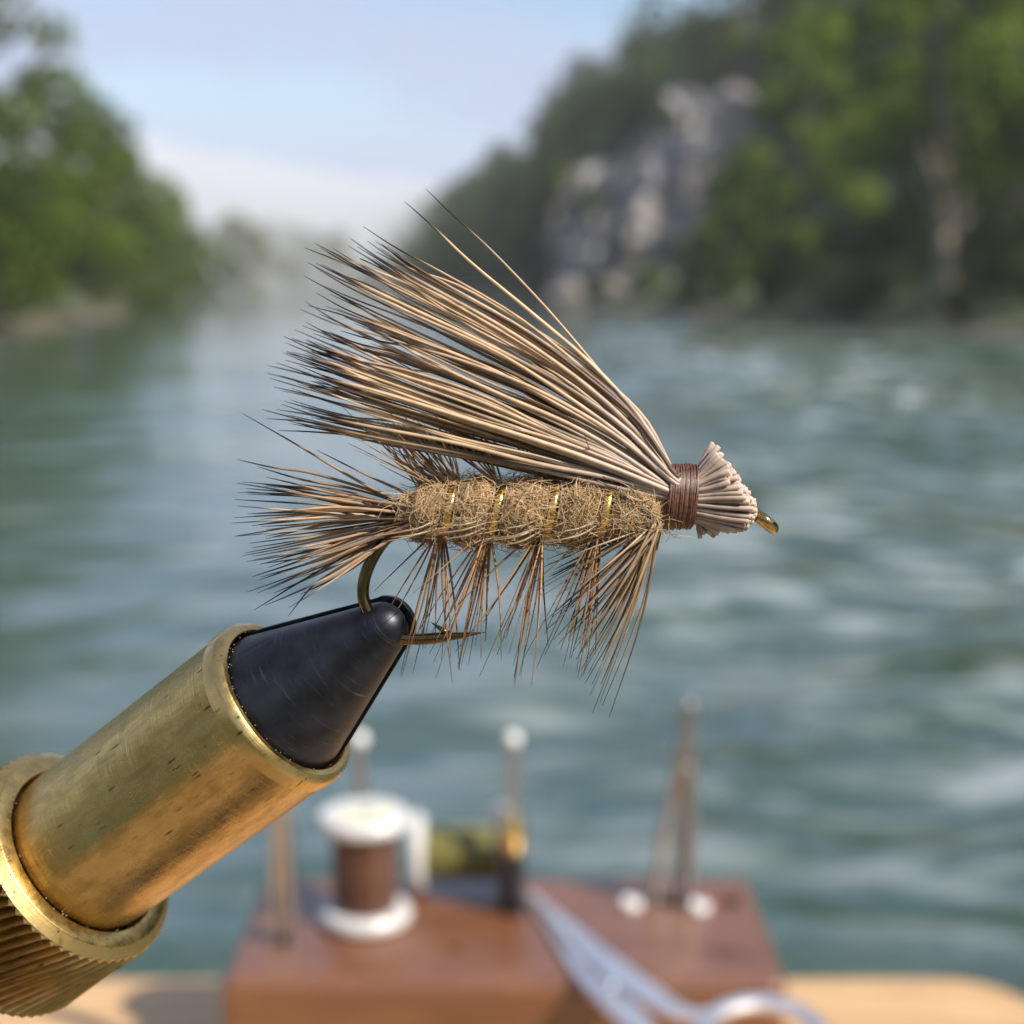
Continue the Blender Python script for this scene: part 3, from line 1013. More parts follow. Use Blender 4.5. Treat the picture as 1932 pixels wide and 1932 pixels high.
p = G(700, 1660, Z_TOP)
o = empty('ball_headed_rod', Vector((p.x - .0035, by1 - .006, Z_TOP))); tag(o, 'thin steel rod with a pale ball head standing behind the brown spool', 'rod')
p = o.location.copy()
za = rise(p, 1396); q = size_at(1, p)
mesh_obj('shaft', *lathe([(0, -.001), (10 * q, -.001), (10 * q, za), (0, za)], 16), M_GREYSTEEL, o)
mesh_obj('ball_head', *sphere((0, 0, za), 16 * q), M_PEARL, o)

o = empty('pearl_pin', Vector((size_at(943 - 966, p), by1 - .030, Z_TOP))); tag(o, 'short pin with a white pearl head beside the olive spool', 'pin')
p = o.location.copy()
za = rise(p, 1531); q = size_at(1, p)
mesh_obj('needle', *lathe([(0, -.004), (2.5 * q, -.004), (2.5 * q, za), (0, za)], 10), M_STEEL, o)
mesh_obj('pearl_head', *sphere((0, 0, za), 17 * q), M_PEARL, o)


def tweezers(u, vb, vt, wb, name, label, wrap, lean):
    p = on_block(u, vb)
    o = empty(name, p); tag(o, label, 'tweezers', 'steel tweezers standing in the block')
    H = vt if vt < 1 else rise(p, vt)
    q = size_at(1, p)
    for s in (-1, 1):
        for yy in (-1, 1):
            path = [(s * wb * q, yy * .0012, -.010), (s * wb * q * .95, yy * .0012, H * .05), (s * wb * q * .60 + lean * .45, yy * .0012, H * .45), (s * 7 * q + lean * .8, yy * .0011, H * .80), (s * 3.5 * q + lean, yy * .001, H)]
            mesh_obj('arm', *tube(cr_spline(path, 12), [.0017, .0017, .0017, .0018, .0019, .0020, .0020, .0020, .0019, .0018, .0016, .0014], 8), M_GREYSTEEL, o)
    if wrap:
        for s in (-.5, .25):
            path = [(s * wb * q, 0, -.006), (s * wb * q + lean * .3, 0, H * .35), (s * 8 * q + lean * .75, 0, H * .78), (lean, 0, H * .97)]
            mesh_obj('inner_spring', *tube(cr_spline(path, 10), .0014, 8), M_GREYSTEEL, o)
    mesh_obj('spring_end', *tube([(lean * .97, 0, H * .985), (lean, 0, H + .0012)], [.0021, .0012], 12), M_GREYSTEEL, o)
    if wrap:
        V_, F_ = tube([(lean * .62, 0, H * .56), (lean * .72, 0, H * .72)], [10.5 * q, 8.5 * q], 14, flat=(Vector((0, 1, 0)), .55))
        mesh_obj('grip_wrap', V_, F_, M_REDWRAP, o)
        mesh_obj('rivet', *sphere((lean * .75 + 6 * q, -.002, H * .70), .0013), M_PEARL, o)
    return o


tweezers(1266, 1704, 1328, 34, 'tweezers', 'tall steel tweezers with a dark red wrap standing near the block corner', True, size_at(28, on_block(1266, 1704)))
tweezers(535, 1776, 0.068, 17, 'tweezers', 'narrow steel tweezers standing in the block by the brass vise', False, 0.0)

# ------------------------------------------------------------------ scissors lying over the block's front edge
sc = empty('scissors'); tag(sc, 'silver scissors lying across the wooden block with finger rings overhanging', 'scissors')
A = on_block(1000, 1688); 
sz = Z_TOP + 0.0012


def SP(u, v, dz=0.0):
    p = G(u, v, sz + dz)
    return Vector((p.x, p.y, sz + dz))


def blade(uv, widths, dz, mat, name, th=.0011):
    pts = [SP(u, v, dz) for u, v in uv]
    pts = cr_spline(pts, 22)
    wd = np.interp(np.linspace(0, 1, 22), np.linspace(0, 1, len(widths)), widths)
    V_, F_ = [], []
    for i, p in enumerate(pts):
        d = (pts[min(i + 1, 21)] - pts[max(i - 1, 0)]).normalized()
        nn = Vector((-d.y, d.x, 0))
        w = wd[i] / 2
        for a, c_ in ((-1, -.6), (-.7, -1), (.7, -1), (1, -.6), (1, .6), (.6, 1), (-.6, 1), (-1, .6)):
            V_.append(p + nn * (w * a) + Vector((0, 0, th * c_)))
    for i in range(21):
        for k in range(8):
            k2 = (k + 1) % 8
            F_.append((i * 8 + k, i * 8 + k2, (i + 1) * 8 + k2, (i + 1) * 8 + k))
    F_.append(tuple(range(7, -1, -1))); F_.append(tuple(21 * 8 + k for k in range(8)))
    o = mesh_obj(name, V_, F_, mat, sc)
    return pts


blade([(1001, 1690), (1060, 1765), (1118, 1840), (1160, 1888), (1212, 1945), (1262, 2010)], [.0020, .0075, .0115, .0115, .0085, .0065], 0.0, M_SCISSOR, 'blade')
blade([(1006, 1688), (1078, 1757), (1150, 1822), (1215, 1868), (1280, 1908), (1338, 1918)], [.0020, .0070, .0105, .0095, .0075, .0065], 0.0026, M_SCISSOR, 'blade')
pv_ = SP(1150, 1856, .0046)
mesh_obj('pivot_screw', *sphere(pv_, .0026, 20, 10, .4), M_STEEL, sc)


def finger_ring(u, v, rx, ry, dz, ang):
    c_ = SP(u, v, dz)
    pts = []
    for k in range(41):
        a = 2 * math.pi * k / 40
        x_, y_ = rx * math.cos(a), ry * math.sin(a)
        pts.append(c_ + Vector((x_ * math.cos(ang) - y_ * math.sin(ang), x_ * math.sin(ang) + y_ * math.cos(ang), 0)))
    V_, F_ = [], []
    for k in range(40):
        d = (pts[(k + 1) % 40] - pts[k - 1 if k else 39]).normalized(); nn = d.cross(Vector((0, 0, 1)))
        for j in range(10):
            b_ = 2 * math.pi * j / 10
            V_.append(pts[k] + nn * (.0030 * math.cos(b_)) + Vector((0, 0, .0024 * math.sin(b_))))
    for k in range(40):
        for j in range(10):
            F_.append((k * 10 + j, k * 10 + (j + 1) % 10, ((k + 1) % 40) * 10 + (j + 1) % 10, ((k + 1) % 40) * 10 + j))
    mesh_obj('finger_ring', V_, F_, M_SCISSOR, sc)


finger_ring(1440, 1954, .0178, .0215, 0.0026, R(-14))
finger_ring(1370, 2110, .0185, .0135, 0.0, R(-50))

# ------------------------------------------------------------------ vise
TILT = R(20)


def axis_dir(th):
    c2 = math.cos(TILT)
    return (CX * (math.cos(th) * c2) + CY * (math.sin(th) * c2) + CZ * math.sin(TILT)).normalized()


J = P(742, 1170, 0.1208)


def proj(p):
    q = p - Vector((0, 0, CAM_Z)); d = q.dot(-CZ)
    return (W0 / 2 + q.dot(CX) / d * FPX, W0 / 2 - q.dot(CY) / d * FPX, d)


# choose the axis' image angle so that it runs through the knob face centre (205, 1570)
best = None
for k in range(300):
    th = R(25 + 20 * k / 300)
    a = axis_dir(th)
    for s in np.linspace(.02, .045, 60):
        u_, v_, d_ = proj(J - a * float(s))
        e = abs(u_ - 166) + abs(v_ - 1602)
        if best is None or e < best[0]: best = (e, th, float(s))
AX = axis_dir(best[1]); S_KNOB = best[2]


def axis_s(u):
    lo, hi = 0.0, 0.06
    for _ in range(40):
        m_ = (lo + hi) / 2
        if proj(J - AX * m_)[0] > u: lo = m_
        else: hi = m_
    return lo


S_RING = axis_s(541)
vise = empty('tying_vise')
tag(vise, 'brass fly tying vise with black tapered jaws and a knurled knob', 'vise')
zl = AX
yl = (CZ - AX * CZ.dot(AX)).normalized()         # toward the viewer
xl = yl.cross(zl).normalized()
vise.matrix_world = Matrix.Translation(J) @ Matrix((xl, yl, zl)).transposed().to_4x4()
RT = 0.00765
JB = 0.00625                                      # jaw radius at the barrel
JT = 0.0020                                      # jaw tip radius
zr = -S_RING; zk = -S_KNOB
# jaws: two half cones with a slit between
for sgn in (1, -1):
    prof = [(JB * .98, zr - .006), (JB, zr - .0006), (JB * .985, zr + .0006)]
    n = 18
    for i in range(n + 1):
        f = i / n
        prof.append((JB * .975 + (JT - JB * .975) * f, zr + .0008 + (-.0002 - zr - .0008) * f))
    al = math.atan((JB * .975 - JT) / (-zr - .001)); Rs = JT / math.cos(al)
    for i in range(1, 11):
        a = al + (math.pi / 2 - al) * i / 10
        prof.append((max(1e-5, Rs * math.cos(a)), -.0002 + Rs * (math.sin(a) - math.sin(al))))
    a0, a1 = (0.0, math.pi) if sgn > 0 else (math.pi, 2 * math.pi)
    V_, F_ = lathe(prof, 48, a0, a1)
    if sgn < 0:
        W_ = []
        for x, y, z in V_:
            r_ = math.hypot(x, y); k_ = (r_ + .00022 * min(1, max(0, (z - zr - .0004) / .0012))) / r_
            if z > -.0002: k_ = (r_ + .00022) / max(r_, .0004)
            W_.append((x * k_, y * k_, z + (.00022 if z > -.0002 else 0)))
        V_ = W_
    V_ = [(x, y + sgn * 0.00030, z) for x, y, z in V_]
    jw = mesh_obj('jaw', V_, F_, m_jaw, vise)
    md = jw.modifiers.new('edge', 'BEVEL'); md.width = .00018; md.segments = 2; md.limit_method = 'ANGLE'; md.angle_limit = R(40)
# barrel
prof = [(JB + .00020, zr - .012), (JB + .00020, zr - .0003), (JB + .0004, zr + .00005), (RT - .00045, zr + .00005), (RT - .0001, zr - .00025), (RT, zr - .0006), (RT, zr - .00155),
        (RT - .00007, zr - .0017), (RT - .00007, zk - .004), (RT - .0010, zk - .0045)]
mesh_obj('barrel', *lathe(prof, 128), M_BRASS, vise)
# bright turned collar at the mouth of the barrel
mesh_obj('mouth_ring', *lathe([(JB + .00035, zr - .0004), (JB + .00045, zr + .00018), (RT - .0005, zr + .00018), (RT - .00005, zr - .00022), (RT + .00008, zr - .0006), (RT + .00008, zr - .00158), (RT - .0002, zr - .0017)], 128), M_BRASS_LT, vise)
# grime in the gap
gp = []
gr = random.Random(3)
for k in range(60):
    a = gr.gauss(1.1, .9); rr = JB + gr.uniform(.0000, .00050)
    gp.append(sphere((rr * math.cos(a), rr * math.sin(a), zr + gr.uniform(.0001, .00035)), gr.uniform(.000015, .00007), 6, 4))
M_GRIME = simple('dust_crumbs', (0.20, 0.165, 0.12), 0.8, nscale=4000, noise_amt=.6)
dc = mesh_obj('dust_crumbs', *join(*gp), M_GRIME, vise); dc['kind'] = 'stuff'
# knurled knob
RK = 0.0103; LK = 0.0118; NT = 64
V_, F_ = [], []
segk = NT * 4
zlev = [(-.00005, 0), (-.0007, 0), (-.0010, .4), (-.0014, 1), (-.0020, 1), (-LK + .0012, 1), (-LK + .0006, .5), (-LK, 0)]
for z, k_ in zlev:
    for j in range(segk):
        a = 2 * math.pi * j / segk
        ph = (j % 4) / 4.0
        tri = [0, .35, 1.0, .55][j % 4]
        r = RK - (.0010 if z == -.00005 else .00022 if z == -.0007 else 0) - k_ * .00115 * tri
        if z == -LK: r = RK - .0006
        aa = a + 0.30 * z / RK
        V_.append((r * math.cos(aa), r * math.sin(aa), zk + z))
for i in range(len(zlev) - 1):
    for j in range(segk):
        j2 = (j + 1) % segk
        F_.append((i * segk + j2, i * segk + j, (i + 1) * segk + j, (i + 1) * segk + j2))
kb = mesh_obj('knurled_knob', V_, F_, M_BRASS_DK, vise, False)
mesh_obj('knob_face', *lathe([(RT + .00012, zk - .003), (RT + .00012, zk - .0001), (RT + .0003, zk + .0001), (RK - .00115, zk + .0001), (RK - .00100, zk + .00002), (RK - .00100, zk - .0003)], 160), M_BRASS_LT, vise)
mesh_obj('knob_back', *lathe([(RK - .0006, zk - LK + .0001), (.004, zk - LK - .0006)], 64), M_BRASS_DK, vise)
cg = []
for k in range(60):
    a = gr.uniform(0, 6.28); rr = RT + gr.uniform(.00005, .0012) * gr.random()
    cg.append(sphere((rr * math.cos(a), rr * math.sin(a), zk + .00012), gr.uniform(.00003, .00008), 6, 4))
dc = mesh_obj('dust_crumbs', *join(*cg), M_GRIME, vise); dc['kind'] = 'stuff'
# black shaft and stand, outside the frame
sh0 = zk - LK - .0005
mesh_obj('shaft', *lathe([(0, sh0), (.0066, sh0), (.0066, sh0 - .046), (0, sh0 - .046)], 40), M_BLACK, vise)
elbow = vise.matrix_world @ Vector((0, 0, sh0 - .036))
inv = vise.matrix_world.inverted()
foot = Vector((elbow.x, elbow.y, Z_TAB))
mesh_obj('post', *tube([inv @ (foot + Vector((0, 0, .010))), inv @ (elbow + Vector((0, 0, .012)))], .0058, 24), M_STEEL, vise)
mesh_obj('clamp_block', *sphere(inv @ elbow, .0105, 28, 18), M_BLACK, vise)
bm = rounded_box(.11, .085, .010, .002, 2)
bp = bm_obj('base_plate', bm, M_BLACK, vise)
bp.matrix_parent_inverse = vise.matrix_world.inverted()
bp.location = foot + Vector((0, 0, .0052))

# ------------------------------------------------------------------ the fly
fly = empty('fishing_fly', FP(966, 965))
tag(fly, 'tan hair-winged fishing fly on a bronze hook clamped in the black jaws', 'fishing fly')
FI = Matrix.Translation(-fly.location)
FL = fly.location.copy()


def fpart(name, VF, mat, parent=None, smooth=True, tint=None):
    V_, F_ = VF
    return mesh_obj(name, [Vector(p) - FL for p in V_], F_, mat, parent or fly, smooth, tint)


# hook
hp = [(1430, 968), (1380, 962), (1200, 960), (1000, 962), (850, 966), (795, 974), (752, 996), (716, 1032), (692, 1078), (685, 1118), (693, 1152), (714, 1183), (745, 1201), (782, 1206), (830, 1203), (878, 1198), (916, 1193)]
pts = cr_spline([FP(u, v) for u, v in hp], 110)
rad = []
for i in range(110):
    f = i / 109
    r = 11.5 if f > .25 else 10
    if f > .80: r = 11
    if f > .86: r = 11 * max(.03, 1 - ((f - .86) / .14)) ** .9
    rad.append(r * PX)
hook = fpart('hook', tube(pts, rad, 16), m_hook)
# eye: a ring seen nearly edge-on
ec = FP(1442, 983); ed = (CX * .76 - CY * .65).normalized()
V_, F_ = [], []
for k in range(40):
    a = 2 * math.pi * k / 40
    d = ed * math.cos(a) + CZ * math.sin(a)
    nn = ed.cross(CZ)
    for j in range(14):
        b_ = 2 * math.pi * j / 14
        V_.append(ec + d * ((22 + 10.5 * math.cos(b_)) * PX) + nn * (10.5 * PX * math.sin(b_)))
for k in range(40):
    for j in range(14):
        F_.append((k * 14 + j, k * 14 + (j + 1) % 14, ((k + 1) % 40) * 14 + (j + 1) % 14, ((k + 1) % 40) * 14 + j))
fpart('eye', (V_, F_), m_eye, hook)
for o_ in hook.children: pass
fpart('barb', tube([FP(852, 1200), FP(834, 1188), FP(813, 1174)], [7.5 * PX, 5 * PX, .4 * PX], 8), m_hook, hook)

# body: segmented dubbed core
def body_r(u):
    seg = [(768, 30), (784, 50), (812, 62), (834, 54), (846, 39), (858, 54), (882, 68), (905, 68), (926, 57), (937, 41), (948, 58), (975, 70), (1005, 70), (1030, 58), (1041, 43), (1052, 58), (1080, 67), (1105, 66), (1130, 54), (1141, 42), (1152, 52), (1175, 58), (1200, 52), (1240, 38), (1262, 30)]
    return float(np.interp(u, [a for a, c_ in seg], [c_ for a, c_ in seg]))


def body_c(u): return 965.0 + (u - 966) * 0.002


V_, F_ = [], []
us = np.linspace(768, 1262, 110)
for i, u in enumerate(us):
    r0 = body_r(u)
    for k in range(40):
        a = 2 * math.pi * k / 40
        nz = noise.fractal(Vector((u * .03, math.cos(a) * 2.2, math.sin(a) * 2.2)), 1, 2, 3)
        r = r0 * (.86 + .10 * nz)
        uu = u + 10 * math.cos(a)             # wraps lean back like the rib
        V_.append(FP(uu, body_c(u) - r * math.cos(a), r * math.sin(a) * .95))
for i in range(109):
    for k in range(40):
        k2 = (k + 1) % 40
        F_.append((i * 40 + k2, i * 40 + k, (i + 1) * 40 + k, (i + 1) * 40 + k2))
F_.append(tuple(range(40))); F_.append(tuple(109 * 40 + k for k in range(39, -1, -1)))
body = fpart('body', (V_, F_), m_dubcore)

# dubbing fibres
gd = random.Random(12)
Vd, Qd, Td = [], [], []


def fibre(pts, r0, r1, colr, seg=3):
    n = len(pts)
    V_, F_ = tube(pts, [r0 + (r1 - r0) * i / (n - 1) for i in range(n)], seg, cap=False)
    o_ = len(Vd)
    Vd.extend([(p - FL)[:] for p in V_])
    Qd.extend([[q_ + o_ for q_ in f] for f in F_])
    Td.extend([colr] * len(V_))


for k in range(10500):
    u = gd.uniform(766, 1245); a = gd.uniform(0, 2 * math.pi)
    e_ = [740, 848, 937, 1041, 1141, 1290]
    lo_, hi_ = next((p_, q_) for p_, q_ in zip(e_, e_[1:]) if p_ <= u < q_)
    if math.sin(a) < -.2 and gd.random() < .8: a = -a
    r0 = body_r(u)
    L = gd.uniform(22, 85) * (1 if gd.random() < .85 else 1.3)
    hd = gd.uniform(0, 6.28)
    du, da = math.cos(hd) * L, math.sin(hd) * L / r0
    lift = gd.uniform(-2, 11) if gd.random() < .84 else gd.uniform(10, 34)
    curl = gd.uniform(-1.3, 1.3)
    pts = []
    for i in range(6):
        f = i / 5
        uu = u + du * f + curl * L * .25 * math.sin(math.pi * f) * math.sin(hd)
        if lift < 12 or i < 4: uu = max(lo_ + 11, min(hi_ - 11, uu))
        aa = a + da * f - curl * L * .25 / r0 * math.sin(math.pi * f) * math.cos(hd)
        rr = body_r(uu) * (.86 + .08 * noise.noise(Vector((uu * .05, aa, 0)))) + lift * (math.sin(math.pi * f * .8) if lift < 10 else f)
        pts.append(FP(uu + 10 * math.cos(aa), body_c(uu) - rr * math.cos(aa), rr * math.sin(aa) * .95))
    s = gd.random()
    base = (0.76, 0.52, 0.27) if s < .55 else ((0.88, 0.69, 0.46) if s < .88 else (0.30, 0.155, 0.06))
    w = gd.uniform(.8, 1.15)
    fibre(pts, gd.uniform(.5, 1.0) * PX, .38 * PX, tuple(c_ * w for c_ in base))
me = quads_mesh('dubbing_fibres', Vd, Qd)
df = finish('dubbing_fibres', me, M_DUB, body, True, Td); df['kind'] = 'stuff'

# gold rib: one flat turn for each visible band
for (ut, vt, ub, vb) in ((858, 928, 838, 1004), (950, 925, 924, 1012), (1052, 920, 1029, 1010), (1150, 930, 1131, 1000)):
    uc = (ut + ub) / 2
    r0 = body_r(uc) + 13.0
    pts = []
    for k in range(37):
        a = 2 * math.pi * k / 36
        pts.append(FP(uc + (ut - ub) / 2 * math.cos(a) * 1.05, body_c(uc) - r0 * math.cos(a), r0 * math.sin(a)))
    V_, F_ = [], []
    for k in range(36):
        d = (pts[(k + 1) % 36] - pts[k - 1 if k else 35]).normalized()
        rd = (pts[k] - FP(uc, body_c(uc))).normalized()
        sd = d.cross(rd).normalized()
        for j in range(8):
            b_ = 2 * math.pi * j / 8
            V_.append(pts[k] + sd * (6.8 * PX * math.cos(b_)) + rd * (2.2 * PX * math.sin(b_)))
    for k in range(36):
        for j in range(8):
            F_.append((k * 8 + j, k * 8 + (j + 1) % 8, ((k + 1) % 36) * 8 + (j + 1) % 8, ((k + 1) % 36) * 8 + j))
    fpart('gold_rib', (V_, F_), m_gold, body)


def strand(name, ctrl, r_root, r_tip, cols, n=16, seg=6, taper=.55, mat=None):
    """one hair along ctrl points [(u, v, d)]; cols = [(t, rgb)]"""
    pts = cr_spline([FP(*c_) for c_ in ctrl], n)
    rr = []
    for i in range(n):
        f = i / (n - 1)
        k_ = 1.0 if f < taper else 1 - (f - taper) / (1 - taper)
        rr.append((r_tip + (r_root - r_tip) * (k_ ** .8)) * PX)
    V_, F_ = tube(pts, rr, seg)
    ts = [c_[0] for c_ in cols]
    tt = []
    for i in range(n):
        f = i / (n - 1)
        c_ = [float(np.interp(f, ts, [q_[1][j] for q_ in cols])) for j in range(3)]
        tt += [c_] * seg
    return fpart(name, (V_, F_), mat or M_WING, None, True, tt)


# wing
gw = random.Random(21)
TIPS = [(0.00, 508, 792), (0.05, 548, 768), (0.11, 515, 708), (0.18, 540, 690), (0.27, 556, 660), (0.37, 578, 632), (0.47, 572, 586), (0.58, 586, 552), (0.68, 604, 512), (0.77, 620, 482), (0.87, 664, 468), (1.0, 700, 452)]


def wing_hair(s, tipu=None, tipv=None, dz=None, shade=None, lf=None, bow=None):
    tu = float(np.interp(s, [a for a, b_, c_ in TIPS], [b_ for a, b_, c_ in TIPS])) if tipu is None else tipu
    tv = float(np.interp(s, [a for a, b_, c_ in TIPS], [c_ for a, b_, c_ in TIPS])) if tipv is None else tipv
    rd = gw.gauss(6, 22) if dz is None else dz * .30
    rd = max(-44, min(44, rd))
    ru, rv = 1266, 944 - 60 * s + gw.gauss(0, 6)
    rv = max(880, min(948, rv))
    td = (gw.gauss(0, 60) + rd * 1.2) if dz is None else dz
    lf_ = gw.choice([1, 1, .97, .95, .92, .89, .85, .8]) * gw.uniform(.96, 1.03) if lf is None else lf
    tu = ru + (tu - ru) * lf_; tv = rv + (tv - rv) * lf_
    bw = (4 + 52 * s ** 1.35 + gw.uniform(-9, 9)) if bow is None else bow
    dx, dy = tu - ru, tv - rv
    Ln = math.hypot(dx, dy)
    nx_, ny_ = dy / Ln, -dx / Ln                     # bow upward
    if ny_ > 0: nx_, ny_ = -nx_, -ny_
    wv = gw.uniform(-9, 9); tip_b = gw.uniform(-16, 14)
    def pt(f, b_):
        b_ += gw.gauss(0, 2.2) if 0 < f < 1 else 0
        return (ru + dx * f + nx_ * b_, rv + dy * f + ny_ * b_, rd + (td - rd) * f + wv * math.sin(3.1 * f))
    ctrl = [(ru + 12, rv + (0.06 * dy * -0.0), rd * .9), pt(0.0, 0), pt(.16, bw * .72), pt(.34, bw), pt(.55, bw * .80 + wv), pt(.76, bw * .42 + wv * .6), pt(.90, bw * .14 + tip_b * .5), pt(1.0, tip_b)]
    dk = gw.random() if shade is None else shade
    m_ = gw.uniform(.82, 1.15)
    if dk < .09:
        c0, c1 = (0.17, 0.115, 0.08), (0.15, 0.09, 0.048)
    elif dk < .30:
        c0, c1 = (0.36, 0.265, 0.195), (0.38, 0.255, 0.14)
    else:
        c0, c1 = (0.53, 0.41, 0.325), (0.62, 0.44, 0.275)
    c0 = tuple(x * m_ for x in c0); c1 = tuple(x * m_ for x in c1)
    tb = gw.uniform(.79, .92)
    if gw.random() < .16:
        bd = gw.uniform(.35, .6); cb = tuple(x * .34 for x in c1)
        cols = [(0, c0), (bd - .08, c0), (bd, cb), (bd + .07, cb), (bd + .16, c1), (tb - .05, c1), (tb, (0.10, 0.055, 0.03)), (tb + .035, (0.016, 0.011, 0.012)), (1, (0.010, 0.009, 0.012))]
    else: cols = [(0, c0), (.28, c0), (.5, c1), (tb - .06, c1), (tb, (0.10, 0.055, 0.03)), (tb + .035, (0.016, 0.011, 0.012)), (1, (0.010, 0.009, 0.012))]
    strand('wing_hair', ctrl, gw.uniform(3.2, 5.0), .42, cols, 26, 7, .40)


CL = [((k + gw.uniform(.15, .85)) / 26, gw.gauss(0, 55), gw.uniform(.90, 1.04)) for k in range(26)]
for k in range(132):
    s, cz, cl = CL[int(26 * gw.random() ** 1.3)]
    if gw.random() < .3: s, cz, cl = gw.random(), None, 1
    s = max(0, min(1, s + gw.gauss(0, .026)))
    if s > .5 and gw.random() < .32: continue
    wing_hair(s, dz=None if cz is None else cz + gw.gauss(0, 14), lf=None if gw.random() < .35 else cl * gw.uniform(.96, 1.02), shade=None if gw.random() < .75 else .9)
for s in (.0, .02, .04, .08, .1, .16, .2, .24, .26, .3, .34):          # front low hairs, well lit
    wing_hair(s, dz=gw.uniform(60, 120), shade=.9, lf=1.0)
for tu, tv, s, bw in ((803, 350, 1.0, 24), (760, 388, 1.0, 36), (693, 424, .97, 44), (689, 463, .93, 50), (624, 475, .82, 40)):
    wing_hair(s, tu, tv, gw.uniform(-30, 40), .9, 1.0, bw)

for k in range(16):                                              # wild hairs crossing the rest
    s = gw.uniform(.1, .85); s2_ = max(0, min(1, s + gw.choice([-1, 1]) * gw.uniform(.08, .2)))
    wing_hair(s, float(np.interp(s2_, [a for a, b_, c_ in TIPS], [b_ for a, b_, c_ in TIPS])) + gw.uniform(-10, 60), float(np.interp(s2_, [a for a, b_, c_ in TIPS], [c_ for a, b_, c_ in TIPS])), gw.uniform(20, 130), .9, gw.uniform(.8, 1.02))

# tail
gt = random.Random(5)
for k in range(56):
    a = gt.random()
    tv = 905 + 235 * a + gt.uniform(-8, 8)
    tu = (432 + 50 * abs(a - .32) + 60 * max(0, a - .75) * 2) + abs(gt.gauss(0, 52))
    rv = 958 + 42 * a + gt.uniform(-6, 6)
    rd = gt.gauss(0, 16); td = gt.gauss(0, 60)
    bw = gt.uniform(-9, 9) + (8 if a > .6 else -4)
    ctrl = [(800, rv + (970 - rv) * .6, rd * .7), (770, rv, rd), (770 + (tu - 770) * .25, rv + (tv - rv) * .22 + bw * .6, rd + (td - rd) * .3), (770 + (tu - 770) * .52, rv + (tv - rv) * .50 + bw, rd + (td - rd) * .55), (770 + (tu - 770) * .77, rv + (tv - rv) * .77 + bw * .5, rd + (td - rd) * .8), (tu, tv, td)]
    m_ = gt.uniform(.75, 1.2)
    dk = gt.random() < .22
    c0 = tuple(x * m_ for x in ((0.15, 0.09, 0.05) if dk else (0.40, 0.27, 0.17)))
    c1 = tuple(x * m_ for x in ((0.16, 0.09, 0.045) if dk else (0.54, 0.35, 0.19)))
    tb = gt.uniform(.72, .88)
    strand('tail_fibre', ctrl, gt.uniform(2.2, 3.5), .4, [(0, c0), (.4, c0), (.6, c1), (tb - .05, c1), (tb, (.05, .03, .02)), (tb + .06, (.012, .010, .014)), (1, (.010, .010, .014))], 18, 6, .5)
for ctrl in ([(790, 950, 8), (740, 940, 12), (655, 895, 20), (560, 838, 26), (461, 781, 30)], [(780, 955, 5), (700, 925, 8), (590, 893, 10), (520, 883, 8), (448, 867, 6)],
             [(780, 958, -5), (680, 925, -8), (570, 905, -8), (485, 880, -8)], [(790, 945, 6), (755, 925, 10), (690, 895, 16), (600, 850, 20), (560, 800, 20)][:4]):
    strand('tail_fibre', ctrl, 3.0, .4, [(0, (.22, .14, .09)), (.45, (.34, .22, .13)), (.7, (.36, .23, .12)), (.78, (.03, .02, .02)), (1, (.012, .012, .016))], 18, 6, .45)
for ctrl in ([(775, 1002, 0), (700, 1040, 6), (600, 1098, 10), (545, 1162, 12)], [(770, 1000, 4), (690, 1030, 8), (580, 1090, 14), (482, 1150, 14)]):
    strand('tail_fibre', ctrl, 2.8, .4, [(0, (.12, .07, .04)), (.5, (.16, .10, .06)), (.75, (.03, .02, .02)), (1, (.012, .012, .016))], 18, 6, .45)

# palmered hackle: fibres leave the body at each rib turn
gh = random.Random(9)


def hackle_cols():
    m_ = gh.uniform(1.0, 1.8)
    c0 = tuple(x * m_ for x in (gh.choice([(0.24, 0.125, 0.05), (0.36, 0.20, 0.08), (0.46, 0.30, 0.15)])))
    c1 = tuple(x * m_ for x in (gh.choice([(0.22, 0.12, 0.05), (0.34, 0.20, 0.09)])))
    return [(0, c0), (.6, c1), (.88, tuple(x * .6 for x in c1)), (1, (.04, .03, .03))]


